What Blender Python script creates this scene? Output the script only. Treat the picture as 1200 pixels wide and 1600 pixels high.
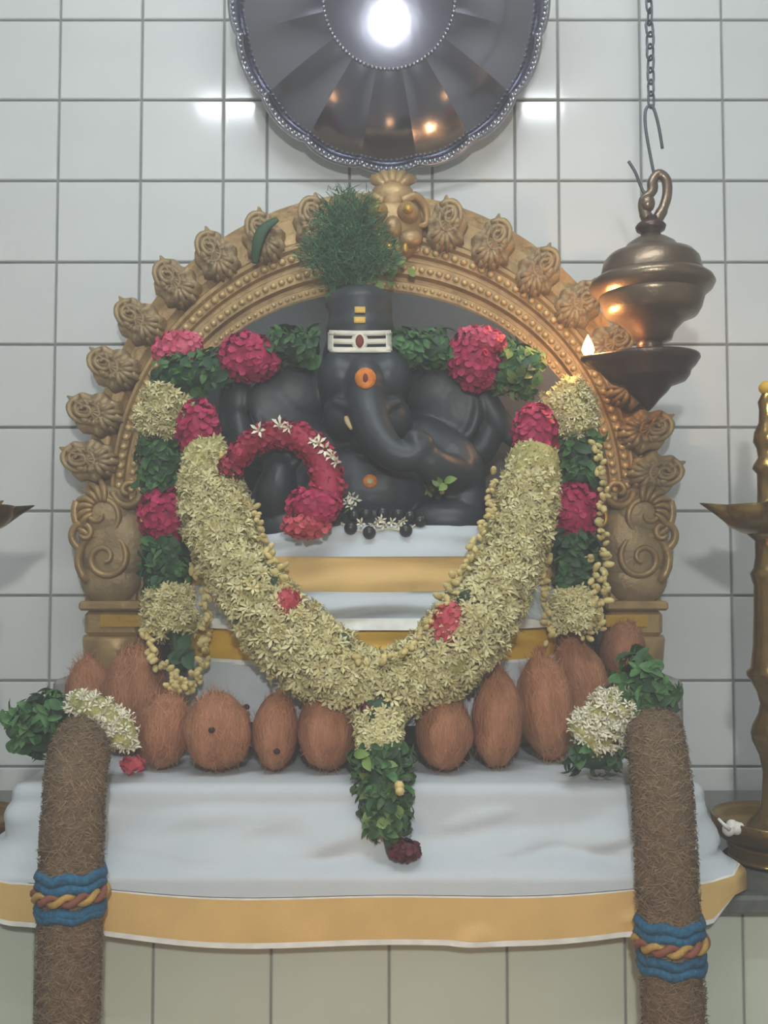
import bpy, math, random
from mathutils import Vector, Matrix, Euler, noise
random.seed(7)
for o in list(bpy.data.objects): bpy.data.objects.remove(o)
SC = bpy.context.scene
COL = SC.collection
PI = math.pi

# ------------------------------------------------------------------ camera
F = 1500.0; EYE = 1.30; TILT = math.radians(2.9)
cam_d = bpy.data.cameras.new('camera'); cam = bpy.data.objects.new('camera', cam_d); COL.objects.link(cam)
cam_d.sensor_fit = 'VERTICAL'; cam_d.sensor_height = 36; cam_d.lens = F/1600*36
cam.location = (0, 0, EYE); cam.rotation_euler = (PI/2+TILT, 0, 0)
cam_d.clip_start = .02
SC.camera = cam
# ------------------------------------------------------------------ world, exposure
HAZE = .085
w = bpy.data.worlds.new('world'); SC.world = w; w.use_nodes = True
w.node_tree.nodes['Background'].inputs[0].default_value = (.80, .84, .88, 1)
w.node_tree.nodes['Background'].inputs[1].default_value = .34
hz = w.node_tree.nodes.new('ShaderNodeVolumeScatter'); hz.inputs['Density'].default_value = HAZE; hz.inputs['Color'].default_value = (.93, .96, 1, 1)
w.node_tree.links.new(hz.outputs[0], w.node_tree.nodes['World Output'].inputs['Volume'])
SC.view_settings.view_transform = 'Standard'; SC.view_settings.look = 'None'
SC.view_settings.gamma = 1; SC.view_settings.use_curve_mapping = False
SC.view_settings.exposure = 0.28
TUBE_STRENGTH = 95.0; BULB_STRENGTH = 700.0

def P(px, py, Y):
    """pixel of the 1200x1600 photograph -> point on the plane at distance Y"""
    cx, cy = px-600, 800-py
    dy = F*math.cos(TILT) - cy*math.sin(TILT)
    dz = F*math.sin(TILT) + cy*math.cos(TILT)
    k = Y/dy
    return Vector((cx*k, Y, EYE+dz*k))
def L(c):
    return tuple(((v/255)/12.92 if v/255 <= .04045 else ((v/255+.055)/1.055)**2.4) for v in c)+(1,)

# ------------------------------------------------------------------ materials
MATS = {}
def mat(name, col, rough=.5, metal=0, var=.12, scale=40, bump=0, bscale=200, rnd=0, col2=None, mix2=.5, spec=.5, sss=0,
        stretch=None, detail=3, coat=0, trans=0):
    m = bpy.data.materials.new(name); m.use_nodes = True; nt = m.node_tree; N = nt.nodes; K = nt.links
    b = N['Principled BSDF']
    b.inputs['Roughness'].default_value = rough; b.inputs['Metallic'].default_value = metal
    b.inputs['Specular IOR Level'].default_value = spec
    if coat: b.inputs['Coat Weight'].default_value = coat; b.inputs['Coat Roughness'].default_value = .1
    if sss:
        b.inputs['Subsurface Weight'].default_value = sss
        b.inputs['Subsurface Radius'].default_value = (.006, .005, .003); b.inputs['Subsurface Scale'].default_value = 1
    tc = N.new('ShaderNodeTexCoord'); src = tc.outputs['Object']
    if stretch:
        mp = N.new('ShaderNodeMapping'); mp.inputs['Scale'].default_value = stretch
        K.new(src, mp.inputs[0]); src = mp.outputs[0]
    nz = N.new('ShaderNodeTexNoise'); nz.inputs['Scale'].default_value = scale; nz.inputs['Detail'].default_value = detail
    K.new(src, nz.inputs['Vector'])
    cr = N.new('ShaderNodeValToRGB'); c = L(col)
    if col2 is not None: ca, cb = c, L(col2)
    else:
        ca = tuple(max(0, x*(1-var)) for x in c[:3])+(1,); cb = tuple(min(1, x*(1+var)) for x in c[:3])+(1,)
    cr.color_ramp.elements[0].color = ca; cr.color_ramp.elements[1].color = cb
    cr.color_ramp.elements[0].position = mix2-.2; cr.color_ramp.elements[1].position = mix2+.2
    K.new(nz.outputs['Fac'], cr.inputs[0]); out = cr.outputs[0]
    if rnd:
        oi = N.new('ShaderNodeObjectInfo'); mr = N.new('ShaderNodeMapRange')
        mr.inputs['To Min'].default_value = 1-rnd; mr.inputs['To Max'].default_value = 1+rnd
        hs = N.new('ShaderNodeHueSaturation'); K.new(oi.outputs['Random'], mr.inputs['Value'])
        K.new(mr.outputs[0], hs.inputs['Value']); K.new(out, hs.inputs['Color']); out = hs.outputs[0]
    K.new(out, b.inputs['Base Color'])
    if bump:
        nb = N.new('ShaderNodeTexNoise'); nb.inputs['Scale'].default_value = bscale; nb.inputs['Detail'].default_value = 4
        K.new(src, nb.inputs['Vector'])
        bp = N.new('ShaderNodeBump'); bp.inputs['Strength'].default_value = bump; bp.inputs['Distance'].default_value = .004
        K.new(nb.outputs['Fac'], bp.inputs['Height']); K.new(bp.outputs[0], b.inputs['Normal'])
    MATS[name] = m
    return m
def emit(name, col, s):
    m = bpy.data.materials.new(name); m.use_nodes = True; nt = m.node_tree
    for n in list(nt.nodes): nt.nodes.remove(n)
    e = nt.nodes.new('ShaderNodeEmission'); o = nt.nodes.new('ShaderNodeOutputMaterial')
    e.inputs[0].default_value = L(col); e.inputs[1].default_value = s; nt.links.new(e.outputs[0], o.inputs[0])
    MATS[name] = m; return m

mat('tile', (226, 230, 230), .11, var=.035, scale=6, bump=.03, bscale=9, rnd=.025)
mat('front_tile', (206, 214, 198), .16, var=.06, scale=5, bump=.03, bscale=9, rnd=.02)
mat('grout', (150, 152, 148), .85, bump=.3)
mat('plaster', (205, 205, 198), .8)
mat('stone_floor', (130, 125, 118), .4, scale=8)
mat('slab_stone', (96, 100, 95), .16, var=.2, scale=60)
mat('plinth_stone', (140, 140, 136), .5, var=.1)
mat('gold_paint', (184, 154, 104), .42, .35, scale=25, bump=.35, bscale=90, col2=(150, 124, 84))
mat('gold_dusty', (186, 162, 118), .50, .3, scale=22, bump=.5, bscale=120, col2=(146, 124, 92))
mat('gold_bead', (214, 186, 130), .42, .3)
mat('gold_bright', (205, 165, 70), .35, .5, bump=.2)
mat('black_stone', (40, 48, 53), .46, var=.25, scale=14, bump=.2, bscale=70, spec=.5)
mat('slab_black', (52, 58, 60), .55, var=.25, scale=10, bump=.2)
mat('white_paste', (226, 220, 204), .7, bump=.2)
mat('orange_paste', (206, 120, 40), .7, var=.2, scale=150)
mat('red_dot', (120, 40, 22), .7)
mat('yellow_paste', (222, 180, 90), .7)
mat('ivory', (200, 180, 130), .5)
mat('tuberose', (232, 226, 180), .6, rnd=.12, sss=.15, scale=60, col2=(222, 210, 150))
mat('tuberose_core', (176, 172, 108), .8, var=.25, scale=90, bump=.6)
mat('jasmine', (236, 232, 208), .6, rnd=.08, sss=.15)
mat('bud', (214, 196, 132), .6, rnd=.15)
mat('leaf', (76, 118, 62), .62, rnd=.35, scale=90, col2=(42, 84, 46))
mat('leaf_pale', (112, 140, 74), .55, rnd=.3)
mat('leaf_dark', (40, 74, 46), .6, rnd=.3)
mat('grass', (50, 92, 58), .6, rnd=.2, var=.4, scale=30)
mat('magenta', (190, 40, 92), .65, scale=70, col2=(160, 26, 72))
mat('crimson', (170, 36, 66), .65, scale=60, col2=(148, 26, 60))
mat('pink', (224, 106, 130), .6, scale=60, col2=(206, 70, 110), sss=.1)
mat('coral', (206, 92, 98), .65, scale=60, col2=(190, 60, 82))
mat('maroon', (96, 34, 46), .6, var=.3, scale=60)
mat('cloth', (198, 206, 212), .85, var=.03, scale=12, bump=.12, bscale=500)
mat('cloth_gold', (220, 184, 118), .66, .05, var=.08, scale=14, bump=.12, bscale=500)
mat('cloth_yellow', (222, 178, 62), .6, .1, var=.1, scale=20)
mat('cloth_edge', (232, 232, 226), .8)
mat('coconut', (184, 130, 98), .88, scale=26, bump=1, bscale=150, rnd=.08, col2=(148, 98, 70), stretch=(2.2, 2.2, .5), detail=6)
mat('coir', (182, 128, 90), .9, rnd=.15, scale=80)
mat('coconut_eye', (52, 32, 26), .9)
mat('vetiver', (128, 106, 80), .95, scale=90, bump=1, bscale=260, col2=(96, 78, 58))
mat('vetiver_fibre', (150, 126, 96), .9, scale=200, col2=(108, 90, 68))
mat('blue_yarn', (34, 108, 144), .8, scale=200, col2=(24, 76, 108), bump=.6)
mat('gold_yarn', (178, 142, 72), .6, scale=150, bump=.4)
mat('red_yarn', (134, 80, 62), .8, scale=150)
mat('brass', (164, 134, 70), .22, .8, scale=18, bump=.1, col2=(122, 96, 50))
mat('old_bronze', (142, 126, 106), .32, .75, scale=16, bump=.12, col2=(112, 96, 80))
mat('dark_bronze', (92, 76, 68), .36, .8, scale=16, bump=.15)
mat('iron', (92, 98, 104), .4, .7)
mat('silver', (150, 152, 168), .16, .95, var=.12, scale=10, bump=.06, bscale=30)
mat('silver_rim', (170, 174, 184), .3, .9)
mat('cotton', (236, 236, 230), .9)
mat('black_bead', (34, 38, 40), .35)
mat('thread', (210, 200, 170), .9)
mat('white_enamel', (228, 228, 226), .4)
emit('tube_glow', (240, 248, 255), TUBE_STRENGTH)
emit('bulb_glow', (248, 250, 246), BULB_STRENGTH)
emit('flame_glow', (255, 196, 120), 9.0)

# ------------------------------------------------------------------ mesh helpers
ORG = {}
class MB:
    def __init__(s): s.v = []; s.f = []
    def add(s, vs, fs):
        n = len(s.v); s.v += [Vector(v) for v in vs]; s.f += [tuple(i+n for i in f) for f in fs]; return s
    def box(s, c, d, M=None):
        x, y, z = d[0]/2, d[1]/2, d[2]/2
        vs = [Vector(p) for p in ((-x,-y,-z),(x,-y,-z),(x,y,-z),(-x,y,-z),(-x,-y,z),(x,-y,z),(x,y,z),(-x,y,z))]
        if M: vs = [M @ v for v in vs]
        vs = [v+Vector(c) for v in vs]
        return s.add(vs, [(0,3,2,1),(4,5,6,7),(0,1,5,4),(1,2,6,5),(2,3,7,6),(3,0,4,7)])
    def cbox(s, c, d, b=.004):
        """chamfered box"""
        hx, hy, hz = (q/2 for q in d); vs = []; idx = {}
        for sx in (-1,1):
            for sy in (-1,1):
                for sz in (-1,1):
                    for a in range(3):
                        q = [sx*(hx-b), sy*(hy-b), sz*(hz-b)]
                        q[a] = (sx*hx, sy*hy, sz*hz)[a]
                        idx[(sx,sy,sz,a)] = len(vs); vs.append(Vector(q)+Vector(c))
        fs = []; R = (-1,1)
        for sg in R:
            fs.append([idx[(sg,y,z,0)] for y,z in ((-1,-1),(1,-1),(1,1),(-1,1))])
            fs.append([idx[(x,sg,z,1)] for x,z in ((-1,-1),(1,-1),(1,1),(-1,1))])
            fs.append([idx[(x,y,sg,2)] for x,y in ((-1,-1),(1,-1),(1,1),(-1,1))])
        for a in R:
            for b2 in R:
                fs.append([idx[(a,b2,-1,0)],idx[(a,b2,1,0)],idx[(a,b2,1,1)],idx[(a,b2,-1,1)]])
                fs.append([idx[(a,-1,b2,0)],idx[(a,1,b2,0)],idx[(a,1,b2,2)],idx[(a,-1,b2,2)]])
                fs.append([idx[(-1,a,b2,1)],idx[(1,a,b2,1)],idx[(1,a,b2,2)],idx[(-1,a,b2,2)]])
                for c2 in R: fs.append([idx[(a,b2,c2,k)] for k in range(3)])
        return s.add(vs, fs)
    def tube(s, pts, r, n=8, closed=False, caps=True, flat=1.0):
        pts = [Vector(p) for p in pts]; m = len(pts)
        if not hasattr(r, '__len__'): r = [r]*m
        T = []
        for i in range(m):
            a = pts[(i-1) % m] if (closed or i > 0) else pts[i]
            b = pts[(i+1) % m] if (closed or i < m-1) else pts[i]
            t = b-a; T.append(t.normalized() if t.length > 1e-9 else Vector((0,0,1)))
        u = T[0].orthogonal().normalized()
        if abs(T[0].y) < .9: u = (Vector((0,1,0)) - T[0]*T[0].y).normalized()
        vs = []
        for i in range(m):
            u = u - T[i]*u.dot(T[i]); u.normalize(); v = T[i].cross(u)
            for k in range(n):
                a = 2*PI*k/n; vs.append(pts[i] + (u*math.cos(a)*flat + v*math.sin(a))*r[i])
        fs = []
        for i in range(m if closed else m-1):
            j = (i+1) % m
            for k in range(n):
                fs.append((i*n+k, i*n+(k+1) % n, j*n+(k+1) % n, j*n+k))
        if caps and not closed:
            fs.append(tuple(range(n-1,-1,-1))); fs.append(tuple((m-1)*n+k for k in range(n)))
        return s.add(vs, fs)
    def lathe(s, prof, c=(0,0,0), n=32, M=None):
        """prof: (r, z) from bottom to top"""
        vs = []; fs = []; c = Vector(c); m = len(prof)
        for r, z in prof:
            for k in range(n):
                a = 2*PI*k/n; p = Vector((r*math.cos(a), r*math.sin(a), z))
                if M: p = M @ p
                vs.append(p+c)
        for i in range(m-1):
            for k in range(n): fs.append((i*n+k, i*n+(k+1) % n, (i+1)*n+(k+1) % n, (i+1)*n+k))
        fs.append(tuple(range(n-1,-1,-1))); fs.append(tuple((m-1)*n+k for k in range(n)))
        return s.add(vs, fs)
    def ell(s, c, r, rot=None, nu=14, nv=8):
        c = Vector(c); M = Euler(rot).to_matrix() if rot else None
        if not hasattr(r, '__len__'): r = (r, r, r)
        vs = []; fs = []
        def q(x, y, z):
            p = Vector((x*r[0], y*r[1], z*r[2]))
            return (M @ p if M else p)+c
        vs.append(q(0,0,-1))
        for j in range(1, nv):
            b = -PI/2+PI*j/nv
            for k in range(nu):
                a = 2*PI*k/nu; vs.append(q(math.cos(a)*math.cos(b), math.sin(a)*math.cos(b), math.sin(b)))
        vs.append(q(0,0,1)); e = len(vs)-1
        for k in range(nu):
            k2 = (k+1) % nu
            fs.append((0, 1+k2, 1+k)); fs.append((e, e-nu+k, e-nu+k2))
            for j in range(nv-2): fs.append((1+j*nu+k, 1+j*nu+k2, 1+(j+1)*nu+k2, 1+(j+1)*nu+k))
        return s.add(vs, fs)
    def grid(s, fn, nu, nv):
        vs = [fn(i/nu, j/nv) for j in range(nv+1) for i in range(nu+1)]
        fs = [(j*(nu+1)+i, j*(nu+1)+i+1, (j+1)*(nu+1)+i+1, (j+1)*(nu+1)+i) for j in range(nv) for i in range(nu)]
        return s.add(vs, fs)
    def put(s, o, M):
        return s.add([M @ v for v in o.v], o.f)
    def mesh(s, name, m, smooth=True, org=None):
        me = bpy.data.meshes.new(name)
        o = org or Vector()
        me.from_pydata([v-o for v in s.v], [], s.f); me.update()
        if smooth: me.polygons.foreach_set('use_smooth', [True]*len(me.polygons))
        if m: me.materials.append(MATS[m])
        return me
    def build(s, name, m, parent=None, smooth=True, at=None):
        org = ORG[parent] if parent else Vector(at or (0,0,0))
        me = s.mesh(name, m, smooth, org)
        o = bpy.data.objects.new(name, me); COL.objects.link(o)
        if parent: o.parent = parent
        else: o.location = org
        ORG[o] = org
        return o
def thing(name, label, cat, loc, group=None):
    o = bpy.data.objects.new(name, None); COL.objects.link(o); o.location = loc; o.empty_display_size = .05
    ORG[o] = Vector(loc); tag(o, label, cat, group); return o
def tag(o, label, cat, group=None):
    o['label'] = label; o['category'] = cat
    if group: o['group'] = group
    return o
def struct(o): o['kind'] = 'structure'; return o
def stuff(o): o['kind'] = 'stuff'; return o
def inst(name, me, parent, M):
    o = bpy.data.objects.new(name, me); COL.objects.link(o); o.parent = parent
    o.matrix_local = Matrix.Translation(-ORG[parent]) @ M; ORG[o] = ORG[parent]; return o
def TRS(p, R, sc): 
    S = Matrix.Diagonal((sc[0], sc[1], sc[2], 1)) if hasattr(sc, '__len__') else Matrix.Scale(sc, 4)
    return Matrix.Translation(p) @ R.to_4x4() @ S
def aim(zdir, twist=0, xref=None):
    """rotation whose z axis is zdir"""
    z = Vector(zdir).normalized(); x = (xref or Vector((random.random()-.5, random.random()-.5, random.random()-.5)))
    x = (x - z*x.dot(z)); x = x.normalized() if x.length > 1e-6 else z.orthogonal().normalized()
    y = z.cross(x); R = Matrix((x, y, z)).transposed()
    return R @ Matrix.Rotation(twist, 3, 'Z')
def catmull(pts, n):
    pts = [Vector(p) for p in pts]; out = []
    for i in range(len(pts)-1):
        a, b, c, d = pts[max(i-1,0)], pts[i], pts[i+1], pts[min(i+2, len(pts)-1)]
        for k in range(n):
            t = k/n
            out.append(.5*((2*b)+(c-a)*t+(2*a-5*b+4*c-d)*t*t+(3*b-a-3*c+d)*t**3))
    out.append(pts[-1]); return out
def resample(pts, n):
    d = [0]
    for a, b in zip(pts, pts[1:]): d.append(d[-1]+(b-a).length)
    out = []; j = 0
    for i in range(n):
        t = d[-1]*i/(n-1)
        while j < len(d)-2 and d[j+1] < t: j += 1
        k = (t-d[j])/max(1e-9, d[j+1]-d[j]); out.append(pts[j].lerp(pts[j+1], min(1,max(0,k))))
    return out
def lerp(a, b, t): return a+(b-a)*t
def sm(a, b, x):
    t = min(1, max(0, (x-a)/(b-a))); return t*t*(3-2*t)
def wob(x, y=0, z=0): return noise.noise(Vector((x, y, z)))
R01 = random.random
def RR(a, b): return random.uniform(a, b)

# ================================================================== SETTING
WY = 1.76                                    # back wall plane
TX0 = P(611, 668, WY).x; TZ0 = P(600, 668, WY).z
struct(MB().box((0, WY+.055, 1.5), (3.6, .10, 3.0)).build('wall_back', 'grout', smooth=False))
wall = bpy.data.objects['wall_back']
def tile_mesh(name, wd, ht, m):
    d, b = .006, .0016; x, z = wd/2, ht/2
    vs = [(-x,0,-z),(x,0,-z),(x,0,z),(-x,0,z),(-x,-d+b,-z),(x,-d+b,-z),(x,-d+b,z),(-x,-d+b,z),
          (-x+b,-d,-z+b),(x-b,-d,-z+b),(x-b,-d,z-b),(-x+b,-d,z-b)]
    fs = [(8,9,10,11),(4,5,9,8),(5,6,10,9),(6,7,11,10),(7,4,8,11),(0,1,5,4),(1,2,6,5),(2,3,7,6),(3,0,4,7)]
    return MB().add(vs, fs).mesh(name, m, False)
T = .1545; G = .0048; FT = .1475
tm_full = tile_mesh('tile', T-G, T-G, 'tile'); tm_thin = tile_mesh('tile', .082-G, T-G, 'tile')
cols = [(TX0+k*T, tm_full) for k in (-1, 0, 1)] + [(TX0+s*(1.5*T+.041), tm_thin) for s in (-1, 1)]
cols += [(TX0+s*(1.5*T+.082+T*(k+.5)), tm_full) for s in (-1, 1) for k in range(5)]
for j in range(-5, 11):
    for x, me in cols:
        R = Euler((RR(-.0022,.0022), 0, RR(-.0022,.0022))).to_matrix()
        inst('tile', me, wall, TRS(Vector((x, WY+.0052, TZ0+(j+.5)*T)), R, 1))
struct(MB().box((0, -.6, -.05), (3.6, 4.8, .1)).build('floor', 'stone_floor', smooth=False))
struct(MB().box((0, -.6, 3.05), (3.6, 4.8, .1)).build('ceiling', 'plaster', smooth=False))
struct(MB().box((-1.85, -.6, 1.5), (.1, 4.8, 3.0)).build('wall_left', 'plaster', smooth=False))
struct(MB().box((1.85, -.6, 1.5), (.1, 4.8, 3.0)).build('wall_right', 'plaster', smooth=False))

# --- ceiling tube, bulb behind the viewer
t = thing('tube_light', 'white fluorescent tube in a batten hung below the ceiling', 'light', (-.005, .41, 3.0))
MB().cbox((-.005, .41, 2.85), (1.28, .045, .05)).build('batten', 'white_enamel', t)
for s in (-1, 1):
    MB().cbox((-.005+s*.615, .41, 2.802), (.03, .03, .055)).build('holder', 'white_enamel', t)
    MB().tube([(-.005+s*.4, .41, 2.875), (-.005+s*.4, .41, 3.0)], .006).build('rod', 'iron', t)
MB().tube([(-.605, .41, 2.80), (.595, .41, 2.80)], .014, 12).build('tube', 'tube_glow', t)
t = thing('hanging_bulb', 'bare round bulb hanging on a cord from the ceiling', 'light', (.02, -.42, 3.0))
MB().tube([(.02, -.42, 1.80), (.02, -.42, 3.0)], .003).build('cord', 'iron', t)
MB().lathe([(.014,0),(.02,.01),(.02,.05),(.012,.062)], (.02, -.42, 1.745), 16).build('socket', 'white_enamel', t)
MB().lathe([(.003,-.038),(.02,-.033),(.034,-.018),(.038,0),(.034,.02),(.022,.04),(.014,.055)], (.02, -.42, 1.70), 20).build('glass', 'bulb_glow', t)

# ================================================================== ALTAR
SLABZ = P(600, 1400, 1.20).z; PLZ = 1.013; STZ = 1.115
alt = thing('altar_platform', 'tiled altar platform with a grey stone slab edge under the draped cloth', 'platform', (0, 1.48, 0))
MB().box((0, 1.4875, SLABZ/2-.011), (2.7, .515, SLABZ-.022)).build('core', 'grout', alt, False)
MB().cbox((0, 1.4715, SLABZ-.011), (2.76, .549, .022), .004).build('slab', 'slab_stone', alt, False)
MB().cbox((-.033, 1.4955, (SLABZ+PLZ)/2), (.868, .501, PLZ-SLABZ), .01).build('plinth', 'plinth_stone', alt, False)
MB().cbox((-.025, 1.623, (PLZ+STZ)/2), (.98, .246, STZ-PLZ), .006).build('step', 'plinth_stone', alt, False)
fx0 = P(608, 1520, 1.23).x; ftm = tile_mesh('tile', FT-.003, FT-.003, 'front_tile')
for j in range(6):
    zc = SLABZ-.022-(j+.5)*FT
    if zc-FT/2 < 0: break
    for k in range(-9, 9):
        inst('tile', ftm, alt, TRS(Vector((fx0+(k+.5)*FT, 1.2305, zc)), Matrix.Identity(3), 1))

# ================================================================== GOLD ARCH
AY = 1.655; ACX, ACY = 583, 780
def apt(u, t, h=0.0):
    """u along the arch 0..1 (left foot to right foot), t across from inner to outer edge, h relief towards viewer"""
    rx = lerp(345, 446, t); ry = lerp(315, 474, t)
    if u < .1: px, py = ACX-rx, lerp(940, ACY, u/.1)
    elif u > .9: px, py = ACX+rx, lerp(ACY, 940, (u-.9)/.1)
    else:
        a = PI*(1-(u-.1)/.8); px, py = ACX+rx*math.cos(a), ACY-ry*math.sin(a)
    p = P(px, py, AY); p.y -= h; return p
arch = thing('gold_arch', 'gilded metal arch with curled lobes framing the black statue', 'arch', (P(583, 1010, AY).x, AY, STZ))
prof = [(0,-.035),(0,.012),(.05,.016),(.07,.010),(.15,.010),(.17,.002),(.21,.002),(.23,.014),(.35,.014),(.37,.007),(.41,.007),(.43,.015),(.53,.015),(.56,.020),(.60,.020),(.64,.008),(.74,.004),(.88,.006),(1,.014),(1.01,.008),(1.0,-.035)]
NU = 120; vs = []; fs = []; m = len(prof)
for i in range(NU+1):
    for (tt, h) in prof: vs.append(apt(i/NU, tt, h))
for i in range(NU):
    for k in range(m):
        k2 = (k+1) % m; fs.append((i*m+k, (i+1)*m+k, (i+1)*m+k2, i*m+k2))
fs.append(tuple(range(m))); fs.append(tuple(NU*m+k for k in range(m-1,-1,-1)))
o = MB().add(vs, fs).build('band', 'gold_paint', arch, False)
for tt, h, cnt, rr in ((.11, .012, 120, .0036), (.29, .016, 100, .0056), (.48, .017, 96, .0062)):
    b = MB()
    for i in range(cnt):
        p = apt(lerp(.03,.97,(i+.5)/cnt), tt, h); b.ell(p, (rr*1.1, rr, rr), nu=6, nv=4)
    b.build('bead_row', 'gold_bead', arch)
# curled lobe: local x tangential, z radial outwards, -y to viewer
def lobe_mesh(sd):
    rs = random.Random(sd); b = MB(); n, rn = 40, 7
    vs = [Vector((0,-.026,.004))]; fs = []
    for j in range(1, rn+1):
        r = j/rn
        for k in range(n):
            a = 2*PI*k/n
            c, s = math.cos(a), math.sin(a)
            wd = .029*(1+.10*math.cos(9*a)*r); ht = (.043 if s > 0 else .036)*(1+.09*math.cos(9*a+1)*r)
            h = .026*math.sqrt(max(0,1-r**2.2))*(1+.22*math.cos(9*a)*r) + .004*math.sin(r*16)
            vs.append(Vector((c*r*wd*(1-.32*max(0,s)**2*r)+.009*max(0,s)**3*r, -h+.004*(r==1), s*r*ht*(1+.06*max(0,s)**3))))
    for k in range(n): fs.append((0, 1+k, 1+(k+1) % n))
    for j in range(rn-1):
        for k in range(n): fs.append((1+j*n+k, 1+(j+1)*n+k, 1+(j+1)*n+(k+1) % n, 1+j*n+(k+1) % n))
    last = 1+(rn-1)*n; nb = len(vs)
    for k in range(n): vs.append(Vector((vs[last+k].x*.8, .018, vs[last+k].z*.8)))
    for k in range(n): fs.append((last+k, nb+k, nb+(k+1) % n, last+(k+1) % n))
    b.add(vs, fs)
    sp = []
    for i in range(34):
        a = i*.42+.6; r = .021*(1-i/38); sp.append(Vector((r*math.cos(a)*.9, -.017-.012*i/34, .010+r*math.sin(a)*1.2)))
    b.tube(sp, [.0042*(1-.3*i/34) for i in range(34)], 6)
    for q in range(5):
        a = -PI/2+(q-2)*.42
        b.tube([(math.cos(a)*.008, -.025, -.006+math.sin(a)*.010), (math.cos(a)*.018, -.022, -.004+math.sin(a)*.022), (math.cos(a)*.026, -.006, -.002+math.sin(a)*.034)], [.003,.0042,.002], 6)
    return b.mesh('lobe', 'gold_dusty')
lobes = lobe_mesh(1)
def arch_lobe(px, py, sc=1.0, mirror=1):
    ang = math.atan2((ACY-py)/458, (px-ACX)/432)
    d = Vector((math.cos(ang), 0, math.sin(ang)*1.0))
    if py > 770: d = Vector((1 if px > ACX else -1, 0, .25)).normalized()
    R = aim(Vector((d.x, 0, d.z)), 0, Vector((d.z, 0, -d.x)))
    # z axis radial, x axis tangential, y axis away from viewer
    p = P(px, py, AY); p.y -= .012
    inst('lobe', lobes, arch, TRS(p, R, (sc*mirror, sc, sc)))
for px, py in ((492,358),(414,380),(341,408),(279,450),(223,508),(184,580),(156,650),(148,722)): arch_lobe(px, py, 1.26 if py<600 else 1.30)
for px, py in ((696,362),(768,390),(838,432),(900,482),(948,545),(982,608),(1002,676),(1016,742)): arch_lobe(px, py, 1.26 if py<600 else 1.30, -1)
# big scrolled creature ornaments at both feet
def foot_ornament(sx, cx):
    def q(dx, py, h): 
        p = P(cx+sx*dx, py, AY); p.y -= h; return p
    b = MB()
    b.ell(q(-4, 850, .012), (.058, .030, .085), nu=24, nv=14)
    b.ell(q(6, 805, .016), (.048, .028, .05), nu=20, nv=12)
    b.ell(q(0, 905, .012), (.052, .026, .045), nu=20, nv=12)
    sb = b.build('scroll_body', 'gold_dusty', arch)
    for (x0, y0, r0, tn, st, dr) in ((10, 805, 42, 1.6, -.5, 1), (2, 872, 46, 1.9, .9, -1), (-34, 770, 26, 1.3, 0, 1), (34, 835, 24, 1.2, 1.5, -1)):
        pts = []
        for i in range(40):
            a = st+dr*tn*2*PI*i/40; r = r0*(1-i/44)
            pts.append(q(x0+r*math.cos(a), y0+r*math.sin(a), .030+.016*i/40))
        MB().tube(pts, [.0075*(1-.45*i/40) for i in range(40)], 8).build('scroll', 'gold_paint', sb)
    for i in range(7):
        a = -1.9+i*.36
        pts = [q(6+14*math.cos(a), 800+14*math.sin(a), .042), q(6+30*math.cos(a+.2), 800+32*math.sin(a+.2), .042), q(6+46*math.cos(a+.5), 800+52*math.sin(a+.5), .024)]
        MB().tube(catmull(pts, 4), [.003,.0045,.005,.0055,.006,.006,.005,.004,.002], 6).build('plume', 'gold_paint', sb)
    MB().cbox(P(cx-sx*6, 945, AY-.006), (.105, .085, .016), .004).build('moulding', 'gold_paint', arch, False)
    MB().cbox(P(cx-sx*8, 972, AY-.004), (.094, .076, .045), .008).build('base_block', 'gold_paint', arch, False)
    b = MB().box(P(cx-sx*14, 970, AY-.044), (.07, .006, .02)); b.build('base_panel', 'gold_bright', arch, False)
    zt = P(600, 992, AY).z
    MB().lathe([(.048,0),(.052,.006),(.056,zt-STZ-.006),(.054,zt-STZ)], (P(cx-sx*6, 1000, AY).x, AY, STZ), 20).build('foot', 'gold_paint', arch)
    # small curl inside the band
    pts = []
    for i in range(24):
        a = 1.2+i*.34; r = 16*(1-i/40); pts.append(q(-sx*0-62+r*math.cos(a), 812+1.4*r*math.sin(a), .034))
    MB().tube(pts, .004, 6).build('curl', 'gold_bright', arch)
foot_ornament(-1, 176); foot_ornament(1, 992)
# crest: fierce face at the crown of the arch
def crest():
    def q(px, py, h):
        p = P(px, py, AY); p.y -= h; return p
    b = MB()
    b.ell(q(612, 362, .02), (.055, .034, .062), nu=24, nv=14)
    b.ell(q(590, 348, .046), .020); b.ell(q(636, 348, .046), .020)
    b.ell(q(613, 372, .054), (.016, .016, .020)); b.ell(q(588, 386, .044), (.022, .014, .016)); b.ell(q(640, 386, .044), (.022, .014, .016))
    b.ell(q(613, 318, .030), (.038, .022, .032))
    face = b.build('face', 'gold_paint', arch)
    for s in (-1, 1):
        MB().ell(q(613+s*23, 348, .066), .009).build('eye', 'gold_bright', face)
        pts = [q(613+s*14, 330, .045), q(613+s*34, 322, .045), q(613+s*50, 336, .035), q(613+s*52, 358, .03), q(613+s*40, 364, .034)]
        c = catmull(pts, 5); MB().tube(c, [.010-.006*i/len(c) for i in range(len(c))], 8).build('horn', 'gold_paint', face)
    for k in range(5):
        a = PI/2+(k-2)*.42
        pts = [q(613+14*math.cos(a), 312-10*math.sin(a), .04), q(613+34*math.cos(a), 306-22*math.sin(a), .03), q(613+42*math.cos(a)+4, 304-26*math.sin(a), .012)]
        c = catmull(pts, 4); MB().tube(c, [.008,.009,.010,.011,.011,.010,.008,.006,.003], 8).build('crest_curl', 'gold_paint', arch)
    for k in range(4):
        MB().ell(q(596+k*12, 402, .05), (.005,.005,.009)).build('tooth', 'gold_bright', face)
crest()

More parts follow.
